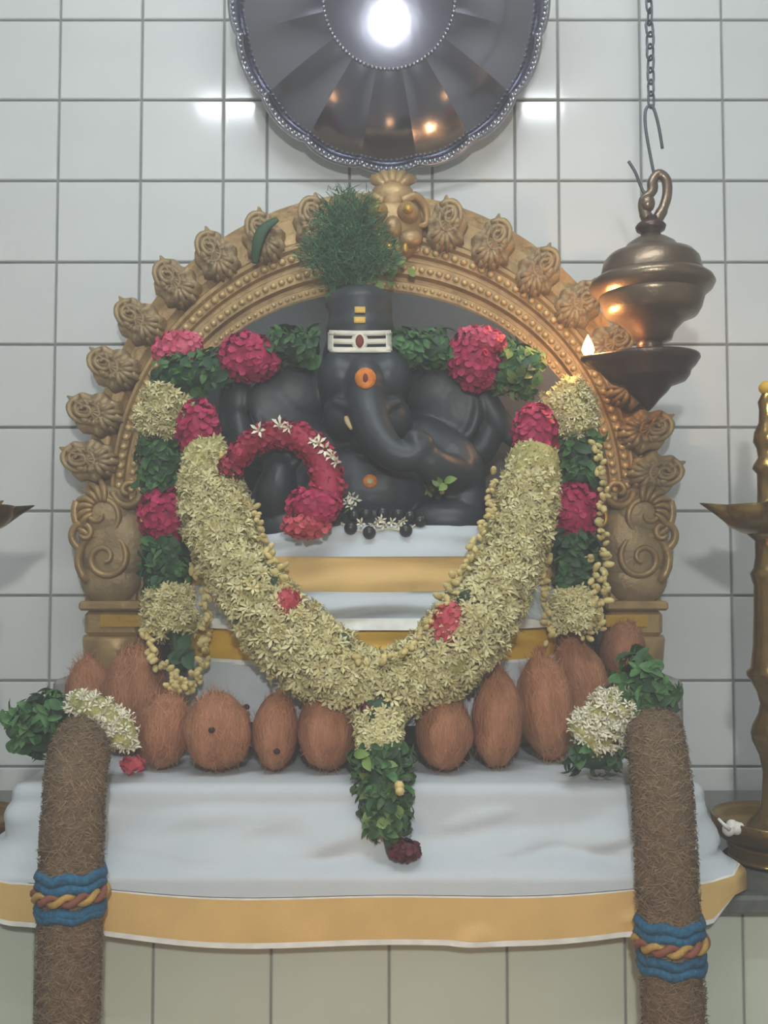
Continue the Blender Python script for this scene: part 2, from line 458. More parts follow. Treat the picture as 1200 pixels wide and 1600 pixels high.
# ================================================================== STATUE
st = thing('deity_statue', 'black stone seated elephant-headed statue with white forehead mark', 'statue', (P(580, 1000, 1.5).x, 1.5, PLZ))
# arched stone slab behind the figure
b = MB(); vs = []; fs = []; n = 40
for y in (1.605, 1.63):
    for i in range(n+1):
        a = PI*i/n; vs.append(P(ACX+352*math.cos(a), ACY-318*math.sin(a), 1.63)); vs[-1].y = y
    z0 = P(580, 1050, 1.63).z
    vs.append(Vector((vs[-1].x, y, PLZ))); vs.append(Vector((P(ACX+352, 780, 1.63).x, y, PLZ)))
k = n+3
fs = [tuple(range(k)), tuple(range(2*k-1, k-1, -1))] + [(i, k+i, k+(i+1) % k, (i+1) % k) for i in range(k)]
for v in vs: v.z = max(v.z, STZ+.001)
b.add(vs, fs).build('back_slab', 'slab_black', st, False)
b = MB()
def E(px, py, Y, rx, ry, rz, rot=None): b.ell(P(px, py, Y), (rx/1000*Y/1.5, rz/1000, ry/1000*Y/1.5), rot, 24, 14)
def TB(pts, rad):
    pp = catmull([P(*q) for q in pts], 6); n = len(pp); ctrl = []
    for i in range(n):
        s_ = i/(n-1)*(len(rad)-1); k_ = min(int(s_), len(rad)-2); ctrl.append(lerp(rad[k_], rad[k_+1], s_-k_)/1000)
    b.tube(pp, ctrl, 14)
    b.ell(pp[0], ctrl[0]); b.ell(pp[-1], ctrl[-1])
# torso, belly, lap
E(580, 770, 1.475, 112, 88, 80); E(580, 705, 1.49, 104, 62, 60); E(580, 850, 1.47, 165, 55, 105); E(580, 950, 1.50, 190, 70, 95)
# head
E(568, 612, 1.455, 68, 74, 62); E(533, 590, 1.435, 38, 44, 42); E(606, 590, 1.435, 38, 44, 42); E(570, 595, 1.415, 34, 38, 36)
E(540, 650, 1.435, 36, 40, 40); E(606, 655, 1.435, 38, 40, 40)
# crown
c0 = P(563, 560, 1.47)
b.lathe([(.060, -.02), (.058, .01), (.052, .03), (.054, .045), (.049, .06), (.050, .088), (.044, .10), (.030, .108), (.012, .112)], c0, 28)
# ears
E(448, 632, 1.475, 62, 54, 13, (0, .15, .25)); E(470, 608, 1.475, 48, 44, 13, (0, 0, .2))
E(690, 632, 1.475, 58, 60, 13, (0, -.1, -.25)); E(670, 605, 1.475, 46, 42, 13, (0, 0, -.2))
TB([(395,620,1.465),(410,668,1.46),(450,688,1.46),(490,672,1.455)], [6,8,8,6]); TB([(735,600,1.465),(746,640,1.46),(728,684,1.46),(680,694,1.455)], [6,8,8,6])
# trunk
TB([(571,618,1.408),(576,648,1.39),(588,680,1.378),(612,708,1.366),(643,714,1.36),(662,696,1.36),(650,682,1.362)], [30,30,28,25,21,17,13])
# brow ridges, mouth
TB([(524,628,1.40),(545,636,1.392),(556,652,1.39)], [7,8,6]); TB([(620,628,1.40),(604,636,1.392),(596,650,1.39)], [7,8,6])
E(572, 690, 1.405, 26, 18, 24)
# viewer-left rear arm and the thing in its hand
TB([(490,695,1.50),(430,715,1.50),(388,700,1.49),(372,655,1.48)], [34,32,26,20]); E(372, 625, 1.475, 24, 38, 18, (0,.1,0)); E(352, 640, 1.48, 12, 44, 12)
# viewer-left front arm: raised palm
TB([(495,705,1.47),(440,765,1.45),(425,815,1.42)], [38,40,38]); TB([(425,815,1.42),(432,770,1.38),(437,735,1.37)], [36,30,24])
E(437, 715, 1.37, 30, 34, 13)
for fxp, fl in ((416,676),(428,668),(441,667),(454,674)): TB([(fxp+2,706,1.366),(fxp,686,1.364),(fxp-1,fl,1.366)], [8,7,5.5])
TB([(462,722,1.362),(470,706,1.36),(470,692,1.36)], [8,7,5.5])
# viewer-right rear arm
TB([(660,695,1.50),(715,712,1.50),(752,700,1.49),(768,662,1.48)], [34,30,25,20]); E(768, 640, 1.47, 20, 50, 17, (0,-.5,0)); E(788, 664, 1.475, 16, 46, 14, (0,-.5,0)); E(752, 620, 1.475, 15, 30, 13, (0,-.4,0))
# viewer-right front arm
TB([(662,690,1.47),(708,720,1.44),(722,752,1.42)], [38,40,36]); TB([(722,752,1.42),(690,735,1.38),(662,716,1.365)], [34,28,22]); E(655, 700, 1.36, 24, 16, 20)
E(648, 684, 1.355, 16, 14, 14)
# knees
E(432, 825, 1.43, 50, 46, 55); E(728, 795, 1.43, 42, 52, 50); E(700, 815, 1.40, 62, 36, 40); E(455, 830, 1.40, 66, 34, 40)
tmp_me = b.mesh('statue_tmp', None); tmp = bpy.data.objects.new('statue_tmp', tmp_me); COL.objects.link(tmp)
md = tmp.modifiers.new('r', 'REMESH'); md.mode = 'VOXEL'; md.voxel_size = .0034
md = tmp.modifiers.new('s', 'SMOOTH'); md.factor = .5; md.iterations = 5
dg = bpy.context.evaluated_depsgraph_get()
me = bpy.data.meshes.new_from_object(tmp.evaluated_get(dg)); bpy.data.objects.remove(tmp)
me.name = 'body'; me.transform(Matrix.Translation(-ORG[st])); me.materials.clear(); me.materials.append(MATS['black_stone'])
me.polygons.foreach_set('use_smooth', [True]*len(me.polygons))
body = bpy.data.objects.new('body', me); COL.objects.link(body); body.parent = st; ORG[body] = ORG[st]
# surface lookup: front-most Y of the statue near a pixel
from mathutils.bvhtree import BVHTree
bvh = BVHTree.FromPolygons([v.co+ORG[st] for v in me.vertices], [tuple(p.vertices) for p in me.polygons])
def on_statue(px, py, off=.001):
    o_ = Vector((0,0,EYE)); d = (P(px, py, 1.5)-o_).normalized()
    h = bvh.ray_cast(o_, d)
    return (h[0]-d*off, h[1]) if h[0] is not None else (P(px, py, 1.45), Vector((0,-1,0)))
def paste_patch(fn_px, nu, nv, thick, name, m):
    """a thin raised layer following the stone"""
    g = MB()
    g.grid(lambda u, v: on_statue(*fn_px(u, v), off=thick)[0], nu, nv)
    k = len(g.v); base = [on_statue(*fn_px(u/nu, v/nv), off=-.002)[0] for v in range(nv+1) for u in range(nu+1)]
    ring = [i for i in range(nu+1)]+[j*(nu+1)+nu for j in range(1,nv+1)]+[nv*(nu+1)+i for i in range(nu-1,-1,-1)]+[j*(nu+1) for j in range(nv-1,0,-1)]
    g.add(base, [])
    for a, c in zip(ring, ring[1:]+ring[:1]): g.f.append((a, k+a, k+c, c))
    return g.build(name, m, st)
def disc_patch(px, py, rx, ry, thick, name, m, par=None):
    g = MB(); vs = [on_statue(px, py, thick)[0]]; n = 20
    for q, of in ((.6, thick), (1.0, thick*.7), (1.03, -.003)):
        for i in range(n):
            a = 2*PI*i/n; vs.append(on_statue(px+rx*q*math.cos(a), py+ry*q*math.sin(a), of)[0])
    fs = [(0, 1+i, 1+(i+1) % n) for i in range(n)]
    for j in range(2):
        for i in range(n): fs.append((1+j*n+i, 1+(j+1)*n+i, 1+(j+1)*n+(i+1) % n, 1+j*n+(i+1) % n))
    return g.add(vs, fs).build(name, m, par or st)
# three-line forehead mark: three bars joined by round ends and a centre dot
for cy in (520, 533, 546):
    paste_patch(lambda u, v, cy=cy: (lerp(514, 611, u), cy-4.2+8.4*v+.8*math.sin(u*PI)*(1)), 30, 2, .0035, 'ash_stripe', 'white_paste')
for x0, x1 in ((512, 521), (603, 613)):
    paste_patch(lambda u, v, x0=x0, x1=x1: (lerp(x0, x1, u), lerp(519, 548, v)), 4, 8, .0036, 'ash_end', 'white_paste')
q_ = disc_patch(562, 533, 13, 15, .0042, 'ash_ring', 'white_paste'); disc_patch(562, 533, 7, 10.5, .0056, 'red_mark', 'red_dot', q_)
paste_patch(lambda u, v: (lerp(554, 571, u), lerp(479, 489, v)), 5, 3, .0035, 'crown_mark', 'yellow_paste')
paste_patch(lambda u, v: (lerp(553, 571, u), lerp(495, 505, v)), 5, 3, .0035, 'crown_mark', 'yellow_paste')
q_ = disc_patch(571, 591, 16.5, 16.5, .003, 'forehead_dot', 'orange_paste'); disc_patch(571, 591, 4, 8, .0042, 'red_mark', 'red_dot', q_)
q_ = disc_patch(578, 752, 11, 11, .003, 'belly_dot', 'orange_paste'); disc_patch(578, 752, 5.5, 5.5, .0042, 'dot_centre', 'ivory', q_)
p, nn = on_statue(546, 660, 0); MB().tube(catmull([p+Vector((-.004,.008,.012)), p+Vector((-.002,-.006,0)), p+Vector((.004,-.014,-.012))], 5), [.006,.006,.0055,.005,.005,.0048,.0045,.004,.0035,.003,.0025], 8).build('tusk', 'ivory', st)

# ================================================================== STATUE CLOTH
DY = 1.335
def dh(u, py, off=0):
    """u -1..1 across, py pixel height at the centre"""
    a = .285; x = u*a
    zc = P(580, py, DY).z
    f = (py-815)/300
    yf = DY+.030*(1-min(1, max(0,f)*1.6)) - .006*math.sin(f*7)
    y = yf + .17*(1-math.sqrt(max(0, 1-min(1,abs(u))**2.6))) - off
    return Vector((P(580, py, DY).x+x, y, zc))
dho = thing('statue_cloth', 'white cloth with gold borders wrapped round the lap of the black statue', 'cloth', (P(580, 1110, DY).x, 1.45, PLZ))
def cloth_strip(py0, py1, off0, off1, name, m, parent, sag0=0, sag1=0, amp=.003, nu=80, nv=12, seed=0, uu=1.0):
    def fn(u, v):
        U = (u*2-1)*uu; py = lerp(py0+sag0*(1-U*U), py1+sag1*(1-U*U), v)
        p = dh(U, py, lerp(off0, off1, v))
        d = wob(U*2.2+seed, py*.02+U*1.5, seed)*amp*2.2 + math.sin(py*.16-U*U*7+U*2+seed)*amp*.8
        p.y -= d+amp; return p
    g = MB().grid(fn, nu, nv); return g.build(name, m, parent)
# top tuck running back under the belly
g = MB().grid(lambda u, v: Vector((dh(u*2-1, 818).x*1.0, lerp(dh(u*2-1, 822, .006).y, dh(u*2-1, 822).y+.11, v)-.004*math.sin(v*12), dh(0, 822).z+.010*math.sin(v*PI*.5)+.004*wob(u*6, v*4))), 60, 8)
g.build('top_fold', 'cloth', dho)
cloth_strip(820, 866, .006, .010, 'upper_wrap', 'cloth', dho, 0, 4, .004, seed=1)
cloth_strip(866, 915, .0102, .010, 'gold_border', 'cloth_gold', dho, 4, 10, .0025, seed=1)
cloth_strip(915, 986, .010, .008, 'middle_wrap', 'cloth', dho, 10, -4, .007, seed=1)
cloth_strip(972, 986, .013, .015, 'folded_hem', 'cloth_edge', dho, -6, -2, .002, seed=1)
cloth_strip(978, 1035, .001, .002, 'gold_border', 'cloth_yellow', dho, 0, 0, .004, seed=1)
cloth_strip(1035, 1042, .0035, .004, 'border_edge', 'cloth_edge', dho, 0, 0, .004, seed=1)
def lowfn(u, v):
    p = dh(u*2-1, lerp(1040, 1130, v), .002); p.y -= .005+.012*wob(u*9, v*2, 3)+.008*math.sin(u*30+v*3)*v
    p.z = max(p.z, PLZ+.006); return p
MB().grid(lowfn, 90, 10).build('lower_wrap', 'cloth', dho)

# ================================================================== ALTAR CLOTH
X0, X1, YF, YB = -.472, .406, 1.236, 1.50
cl = thing('altar_cloth', 'long white cloth with wide gold border hanging over the altar front', 'cloth', (-.03, 1.3, SLABZ))
RC = .016
def outline(s):
    """s 0..1 along left side, front, right side; returns point and outward normal"""
    ls = YB-YF-RC; lf = X1-X0-2*RC; lc = RC*PI/2; tot = 2*ls+lf+2*lc; d = s*tot
    if d < ls: return Vector((X0, YB-d)), Vector((-1, 0))
    d -= ls
    if d < lc:
        a = PI+d/RC; return Vector((X0+RC+RC*math.cos(a), YF+RC+RC*math.sin(a))), Vector((math.cos(a), math.sin(a)))
    d -= lc
    if d < lf: return Vector((X0+RC+d, YF)), Vector((0, -1))
    d -= lf
    if d < lc:
        a = 1.5*PI+d/RC; return Vector((X1-RC+RC*math.cos(a), YF+RC+RC*math.sin(a))), Vector((math.cos(a), math.sin(a)))
    d -= lc
    return Vector((X1, YF+RC+d)), Vector((1, 0))
def drop(s, v, off=0):
    q, nrm = outline(s)
    front = sm(.165, .20, s)*sm(.835, .80, s)
    xx = (q.x-X0)/(X1-X0)
    hem = lerp(.120, lerp(.166, .191, math.sin(PI*min(1,max(0,xx)))), front)
    hem += .004*math.sin(s*21)*front
    d = hem*v; RE = .014; arc = RE*PI/2
    if d < arc:
        th = d/RE; o_ = RE*(math.sin(th)-1); zz = PLZ+.004-RE*(1-math.cos(th)); d2 = 0
    else:
        o_ = 0; d2 = d-arc; zz = PLZ+.004-RE-d2
    dd = d; d = d2
    flare = .060*(1-math.exp(-d*11))*lerp(.45, .85, front)*sm(0, .02, d+.002)
    fold = (.040*wob(s*9+1.3, v*1.3, 2.2)+.012*math.sin(s*34+math.sin(s*9)*2))*min(1, d/.07)*lerp(.9,1,front)
    fold += .030*wob(s*16+v*5, v*2.5-s*8, 5)*min(1, d/.05)
    cornr = math.exp(-((s-.215)/.04)**2)+math.exp(-((s-.785)/.04)**2)
    out = max(.006*sm(0,.012,d), flare+fold*.7+.006*cornr*v)+off
    if q.y < 1.40 and front > .5: out = max(out, .006+.050*sm(.055,.088,d))
    p = q+nrm*(out+o_)
    z = zz
    if p.y > 1.19: z = max(z, SLABZ+.004+.006*abs(wob(s*20,v*6)))
    return Vector((p.x, p.y, z))
def cl_top(u, v):
    q, nrm = outline(u); q = q-nrm*.014
    c = Vector((-.03, 1.44)); r = c.lerp(q, v)
    y = min(r.y, 1.497)
    return Vector((r.x, y, PLZ+.004+.003*abs(wob(r.x*20, y*20))*(v<.9)))
VB0, VB1 = .70, .965
MB().grid(lambda u, v: cl_top(u, v*36/8) if v < 8/36 else drop(u, (v*36-8)/28*(VB0-.012)), 200, 36).build('main_panel', 'cloth', cl)
MB().grid(lambda u, v: drop(u, lerp(VB0-.016, VB0, v), .0008), 200, 2).build('border_edge', 'cloth_edge', cl)
MB().grid(lambda u, v: drop(u, lerp(VB0, VB1, v), .0003), 200, 10).build('gold_border', 'cloth_gold', cl)
MB().grid(lambda u, v: drop(u, lerp(VB1, 1.0, v), .0010), 200, 2).build('hem', 'cloth_edge', cl)

# ================================================================== FLOWERS (shared pieces)
def floret_src(seed, L_=.010, n=6):
    rs = random.Random(seed); b = MB()
    b.tube([(0,0,-.014),(0,0,0)], [.0013,.0026], 5, caps=False)
    for k in range(n):
        a = 2*PI*k/n+rs.uniform(-.2,.2); up = rs.uniform(.25, .9); l = L_*rs.uniform(.85,1.15); wd = l*.19
        d = Vector((math.cos(a), math.sin(a), 0)); s = Vector((-math.sin(a), math.cos(a), 0)); z = Vector((0,0,1))
        r0 = d*.002; m1 = d*l*.55+z*l*up*.6; tip = d*l+z*l*up*(.55+.2*rs.random())
        b.add([r0-s*wd*.4, r0+s*wd*.4, m1+s*wd, m1-s*wd, tip, m1-z*l*.12], [(0,1,5),(1,2,5),(2,4,5),(4,3,5),(3,0,5)])
    return b
FL = [floret_src(i) for i in range(4)]
FLM = [f.mesh('floret', 'tuberose') for f in FL]
JAS = [floret_src(10+i, .008, 5) for i in range(2)]; JASM = [f.mesh('blossom', 'jasmine') for f in JAS]
BUD = MB(); BUD.ell((0,0,.004), (.0036,.0036,.0062), nu=7, nv=5); BUDM = BUD.mesh('bud', 'bud'); BUDW = BUD.mesh('bud', 'jasmine')
def leaf_src(l=.030, wd=.010, curl=.25):
    b = MB(); vs = []; n = 5
    for i in range(n+1):
        t = i/n; wv = wd*math.sin(PI*min(1,t*.93+.07))**.8 if i < n else 0.0004
        z = curl*l*math.sin(t*2.2)*.5
        vs += [Vector((-wv, l*t, z+wv*.35)), Vector((0, l*t, z)), Vector((wv, l*t, z+wv*.35))]
    fs = []
    for i in range(n): 
        for k in (0, 1): fs.append((i*3+k, i*3+k+1, i*3+4+k, i*3+3+k))
    return b.add(vs, fs)
LF = [leaf_src(), leaf_src(.026, .012, -.3), leaf_src(.034, .009, .5)]
LFM = {c: [l.mesh('leaf', c) for l in LF] for c in ('leaf', 'leaf_pale', 'leaf_dark')}
def petals(b, c, r, n, size, rng, M=None):
    """crinkled petals covering an ellipsoid"""
    for i in range(n):
        z = 1-2*(i+.5)/n; a = i*2.399963; q = math.sqrt(1-z*z)
        d = Vector((q*math.cos(a), q*math.sin(a), z))+Vector((rng.uniform(-.2,.2),)*3)
        d.normalize(); p = Vector((d.x*r[0], d.y*r[1], d.z*r[2]))
        nn_ = Vector((d.x/r[0], d.y/r[1], d.z/r[2])).normalized()
        nn_ = (nn_+Vector((rng.uniform(-.55,.55), rng.uniform(-.55,.55), rng.uniform(-.55,.55)))).normalized()
        t = nn_.cross(Vector((rng.uniform(-1,1), rng.uniform(-1,1), rng.uniform(-1,1)))).normalized(); s = nn_.cross(t)
        vs = []
        for j, (u, wv) in enumerate(((0,.45),(.5,.95),(.85,.8),(1.05,.45))):
            for k in (-1, 0, 1):
                h = .30*size*(u*u)*(1) + (.16*size if k else 0)*rng.uniform(.2,1.6)
                vs.append(p + t*size*(u-.5)*1.2 + s*k*wv*size*.62 + nn_*(h-.1*size))
        if M: vs = [M @ v for v in vs]
        fs = [(j*3+k, j*3+k+1, j*3+k+4, j*3+k+3) for j in range(3) for k in (0,1)]
        b.add([v+c for v in vs], fs)
def flower_mass(c, r, m, parent, name='rose_cluster', n=70, size=.011, rot=0, seed=None):
    rng = random.Random(seed or random.random()); b = MB(); M = Euler((0, rot, 0)).to_matrix()
    b.ell(c, [q*.86 for q in r], (0, rot, 0), 14, 8)
    petals(b, Vector(c), r, int(n*1.9), size*.76, rng, M)
    return b.build(name, m, parent)
def fr(pts, i):
    a = pts[max(0,i-1)]; b = pts[min(len(pts)-1, i+1)]; t = (b-a).normalized()
    u = Vector((0,-1,0)); u = (u-t*u.dot(t)).normalized(); return t, u, t.cross(u)
def along(px_pts, n):
    return resample(catmull([P(*q) for q in px_pts], 10), n)
def leaves_on(parent, pts, rad, n, cols=('leaf',), sc=1.0, spread=1.0, arc=PI, hang=0.2, extra=3):
    bb = MB()
    for i in range(n*(1+extra)):
        k = random.randrange(len(pts)); t, u, v = fr(pts, k)
        a = RR(-arc*.62, arc*.62); d = u*math.cos(a)+v*math.sin(a)
        r_ = rad(k/(len(pts)-1)) if callable(rad) else rad
        p = pts[k] + d*r_*RR(.72, 1.0)
        y = (v*RR(-1,1)+t*RR(-1,1)+d*.35*spread+Vector((0,0,-hang))).normalized()
        z = (d-y*d.dot(y)).normalized(); x = y.cross(z)
        R = Matrix((x, y, z)).transposed(); c = random.choice(cols)
        p -= y*.014*sc
        if i < n: inst('leaf', random.choice(LFM[c]), parent, TRS(p, R, sc*RR(.65,.95)))
        else: bb.put(random.choice(LF), TRS(p, R, (sc*RR(.3,.6), sc*RR(.4,.75), sc*.6)))
    if extra: stuff(bb.build('leaf_mass', cols[0], parent))
def florets_on(parent, pts, rad, n_part, n_stuff, size=1.0, meshes=None, srcs=None, lean=.5, name='floret', sm_='tuberose', flat=1.0):
    meshes = meshes or FLM; srcs = srcs or FL; bb = MB()
    tot = n_part+n_stuff
    for i in range(tot):
        k = random.randrange(len(pts)); t, u, v = fr(pts, k)
        a = RR(-1.35, 1.35) if i < n_part else RR(-PI, PI)
        d = u*math.cos(a)*flat+v*math.sin(a)
        r_ = rad(k/(len(pts)-1)) if callable(rad) else rad
        en = k/(len(pts)-1); r_ *= (.62+.38*min(1, min(en, 1-en)/.12))
        p = pts[k]+d*r_*RR(.84,1.06)+t*RR(-.004,.004)
        z = (d.normalized()+t*RR(-lean,lean)+v*RR(-lean,lean)*.6)
        M = TRS(p, aim(z, RR(0,6.28)), size*RR(.85,1.2)); q = random.randrange(len(meshes))
        if i < n_part: inst(name, meshes[q], parent, M)
        else: bb.put(srcs[q], M)
    if n_stuff: stuff(bb.build(name+'_mass', sm_, parent))
def buds_on(parent, px_pts, n, jit=.004, sc=1.0, me=None, Y=None):
    pts = along(px_pts, n)
    for i, p in enumerate(pts):
        d = Vector((RR(-1,1), RR(-1.2,-.2), RR(-1,1)))
        inst('bud', me or BUDM, parent, TRS(p+Vector((RR(-jit,jit), RR(-jit,jit), RR(-jit,jit))), aim(d), sc*RR(.8,1.25)))

# ------------------------------------------------------------------ inner tuberose garland
GI = thing('tuberose_garland', 'thick cream tuberose garland looping below the black statue', 'garland', (P(590, 1110, 1.3).x, 1.31, PLZ))
gp = along([(322,705,1.40),(328,760,1.372),(345,825,1.345),(376,895,1.318),(425,965,1.300),(495,1030,1.292),(590,1073,1.290),(672,1045,1.292),(735,985,1.300),(785,900,1.318),(812,820,1.345),(828,760,1.372),(834,715,1.40)], 120)
def gi_r(t):
    return .042+.006*math.sin(PI*min(1,t*1.02))+ .005*math.sin(t*21)
MB().tube(gp, [gi_r(i/119)*.80 for i in range(120)], 14).build('core', 'tuberose_core', GI)
florets_on(GI, gp, gi_r, 300, 3400, 1.05, lean=.9)
for (x, y, Y, r, c) in ((448,945,1.268,(.017,.016,.021),'coral'),(700,975,1.262,(.021,.018,.028),'coral')):
    flower_mass(P(x,y,Y), r, c, GI, 'rose', 45, .009, rot=.3)
flower_mass(P(310,672,1.40), (.030,.026,.044), 'magenta', GI, 'rose', 80, .012)
flower_mass(P(836,680,1.40), (.032,.026,.046), 'magenta', GI, 'rose', 80, .012)
buds_on(GI, [(372,770,1.345),(400,810,1.33),(425,870,1.305),(455,930,1.275),(480,985,1.262),(520,1015,1.26),(575,1035,1.258)], 70, .005, 1.1)
buds_on(GI, [(768,740,1.36),(765,800,1.335),(740,860,1.31),(700,925,1.28),(672,965,1.262),(640,1010,1.26),(595,1035,1.258)], 70, .005, 1.1)
buds_on(GI, [(345,715,1.36),(312,790,1.35),(310,850,1.34),(325,900,1.33),(322,960,1.33)], 40, .005, 1.1)
for (x, y, Y) in ((410,905,1.285),(404,898,1.287),(412,915,1.283),(714,940,1.27),(720,947,1.268),(520,1002,1.262),(512,996,1.262)):
    inst('leaf', random.choice(LFM['leaf_dark']), GI, TRS(P(x,y,Y), aim(Vector((RR(-.3,.3),-1,RR(-.2,.5)))), .75))
# pendant
pend = along([(592,1098,1.262),(594,1180,1.238),(600,1250,1.215),(618,1330,1.205)], 40)
flower_mass(P(585,1104,1.262), (.024,.020,.014), 'maroon', GI, 'dark_knot', 40, .010)
MB().tube(pend, [.022 if i < 34 else .012 for i in range(40)], 10).build('pendant_core', 'leaf_dark', GI)
b = MB()
for i in range(150):
    k = random.randrange(3, 14); t_, u_, v_ = fr(pend, k); a = RR(-2, 2); d = u_*math.cos(a)+v_*math.sin(a)
    M = TRS(pend[k]+d*RR(.022,.029), aim(d+t_*RR(-.4,.4)), .85)
    if i < 90: inst('pendant_floret', random.choice(FLM), GI, M)
    else: b.put(FL[0], M)
stuff(b.build('pendant_floret_mass', 'tuberose', GI))
leaves_on(GI, pend[14:36], lambda t: lerp(.040,.026,t), 80, ('leaf','leaf','leaf_dark','leaf_pale'), .8)
for k in (24, 25):
    t_, u_, v_ = fr(pend, k); inst('yellow_bud', BUDM, GI, TRS(pend[k]+u_*.030-v_*.022, aim(u_), 1.8))
flower_mass(P(632,1328,1.195), (.018,.016,.011), 'maroon', GI, 'dark_rose', 36, .010)

# ------------------------------------------------------------------ outer mixed garland (passes behind the head)
GO = thing('mixed_flower_garland', 'tall garland of red blossoms, green leaves and white tuberose draped beside the statue', 'garland', (P(580, 1000, 1.45).x, 1.5, PLZ))
def seg(px, rad, kind, n=60, part='core', **kw):
    pts = along(px, 14)
    if kind == 'leaf':
        MB().tube(pts, rad*.7, 10).build('core', 'leaf_dark', GO)
        leaves_on(GO, pts, rad, n, kw.get('cols', ('leaf','leaf','leaf_dark')), kw.get('sc', .95))
    else:
        MB().tube(pts, rad*.82, 10).build('core', 'tuberose_core', GO)
        florets_on(GO, pts, rad, n, n*4, kw.get('sc', .95)*.95, lean=.9)
YL = 1.47
seg([(495,545,1.44),(430,545,1.45)], .030, 'leaf', 30)
flower_mass(P(390,558,1.44), (.046,.030,.036), 'magenta', GO, 'rose_cluster', 110, .012, .15)
seg([(350,575,1.45),(285,590,1.46),(262,578,1.47)], .030, 'leaf', 34)
flower_mass(P(278,546,1.50), (.040,.026,.028), 'pink', GO, 'rose_cluster', 90, .010, -.2)
seg([(275,615,1.46),(255,650,1.46),(252,680,1.46)], .040, 'tub', 50)
seg([(252,690,1.46),(252,765,1.46)], .034, 'leaf', 36)
flower_mass(P(260,808,1.45), (.041,.032,.046), 'magenta', GO, 'rose_cluster', 120, .012)
seg([(260,845,1.45),(262,920,1.44)], .035, 'leaf', 38, cols=('leaf','leaf_dark','leaf_dark'))
seg([(270,925,1.44),(275,990,1.42)], .044, 'tub', 60, sc=.9)
# hanging bud strings, left
buds_on(GO, [(226,985,1.40),(236,1020,1.39),(262,1050,1.38),(282,1076,1.37)], 34, .006, 1.2)
buds_on(GO, [(326,975,1.39),(318,1020,1.38),(310,1055,1.37),(286,1080,1.365)], 34, .006, 1.2)
buds_on(GO, [(300,880,1.40),(318,920,1.40),(326,975,1.39)], 24, .006, 1.2)
for k in range(16): inst('bud', BUDM, GO, TRS(P(RR(262,308), RR(1055,1084), 1.365), aim((RR(-1,1),-1,RR(-1,1))), 1.3))
for k in range(7): inst('leaf', random.choice(LFM['leaf_dark']), GO, TRS(P(RR(265,290), RR(1012,1045), 1.39), aim((RR(-.4,.4),-1,RR(-.4,.4))), .9))
MB().tube(along([(272,985,1.41),(278,1050,1.40)], 6), .008, 8).build('stem', 'leaf_dark', GO)
# right side
seg([(622,548,1.44),(700,545,1.45)], .028, 'leaf', 30, cols=('leaf','leaf_dark'))
flower_mass(P(742,562,1.44), (.040,.030,.048), 'magenta', GO, 'rose_cluster', 110, .012, -.35)
flower_mass(P(755,530,1.43), (.034,.022,.018), 'pink', GO, 'rose_cluster', 50, .010, .2)
seg([(780,570,1.45),(830,590,1.46)], .038, 'leaf', 44, cols=('leaf','leaf_pale','leaf_dark'))
seg([(868,610,1.46),(888,640,1.46),(900,678,1.46)], .041, 'tub', 55)
seg([(904,685,1.46),(904,755,1.46)], .033, 'leaf', 34, cols=('leaf','leaf_dark'))
flower_mass(P(898,800,1.45), (.038,.030,.045), 'magenta', GO, 'rose_cluster', 110, .012)
seg([(896,840,1.45),(893,915,1.44)], .034, 'leaf', 36, cols=('leaf','leaf_dark','leaf_dark'))
seg([(893,925,1.44),(895,985,1.43)], .038, 'tub', 50, sc=.9)
buds_on(GO, [(930,690,1.43),(943,760,1.43),(940,830,1.43),(944,900,1.43),(935,985,1.42)], 60, .004, 1.2)
buds_on(GO, [(858,850,1.41),(852,920,1.40),(858,1000,1.40)], 34, .004, 1.1)
buds_on(GO, [(925,870,1.42),(930,940,1.415),(915,1000,1.41)], 26, .005, 1.2)

# ------------------------------------------------------------------ red wreath on the raised hand
WR = thing('crimson_wreath', 'crimson flower wreath with white jasmine looped round the raised hand of the statue', 'garland', (P(440, 830, 1.35).x, 1.35, P(440, 830, 1.35).z))
wp = along([(362,728,1.34),(385,700,1.335),(420,680,1.335),(462,682,1.335),(495,708,1.335),(512,750,1.33),(505,785,1.325),(482,815,1.32)], 36)
MB().tube(wp, [.013+.010*i/35 for i in range(36)], 10).build('core', 'crimson', WR)
rng = random.Random(4)
for i in range(0, 36, 3):
    b = MB(); petals(b, wp[i], (.017+.009*i/35, .018, .017+.008*i/35), 70, .0066, rng)
    b.build('blossom_cluster', 'crimson', WR)
flower_mass(P(490,790,1.315), (.036,.022,.026), 'magenta', WR, 'blossom_cluster', 60, .010)
flower_mass(P(478,820,1.315), (.032,.020,.018), 'coral', WR, 'blossom_cluster', 44, .010)
for (x, y, s) in ((404,672,1.5),(437,664,1.5),(450,668,1.2),(498,692,1.5),(508,702,1.4),(518,712,1.4),(525,722,1.1),(490,690,1.0)):
    inst('jasmine', random.choice(JASM), WR, TRS(P(x,y,1.312), aim((RR(-.5,.5),-1,RR(-.2,.6))), s))
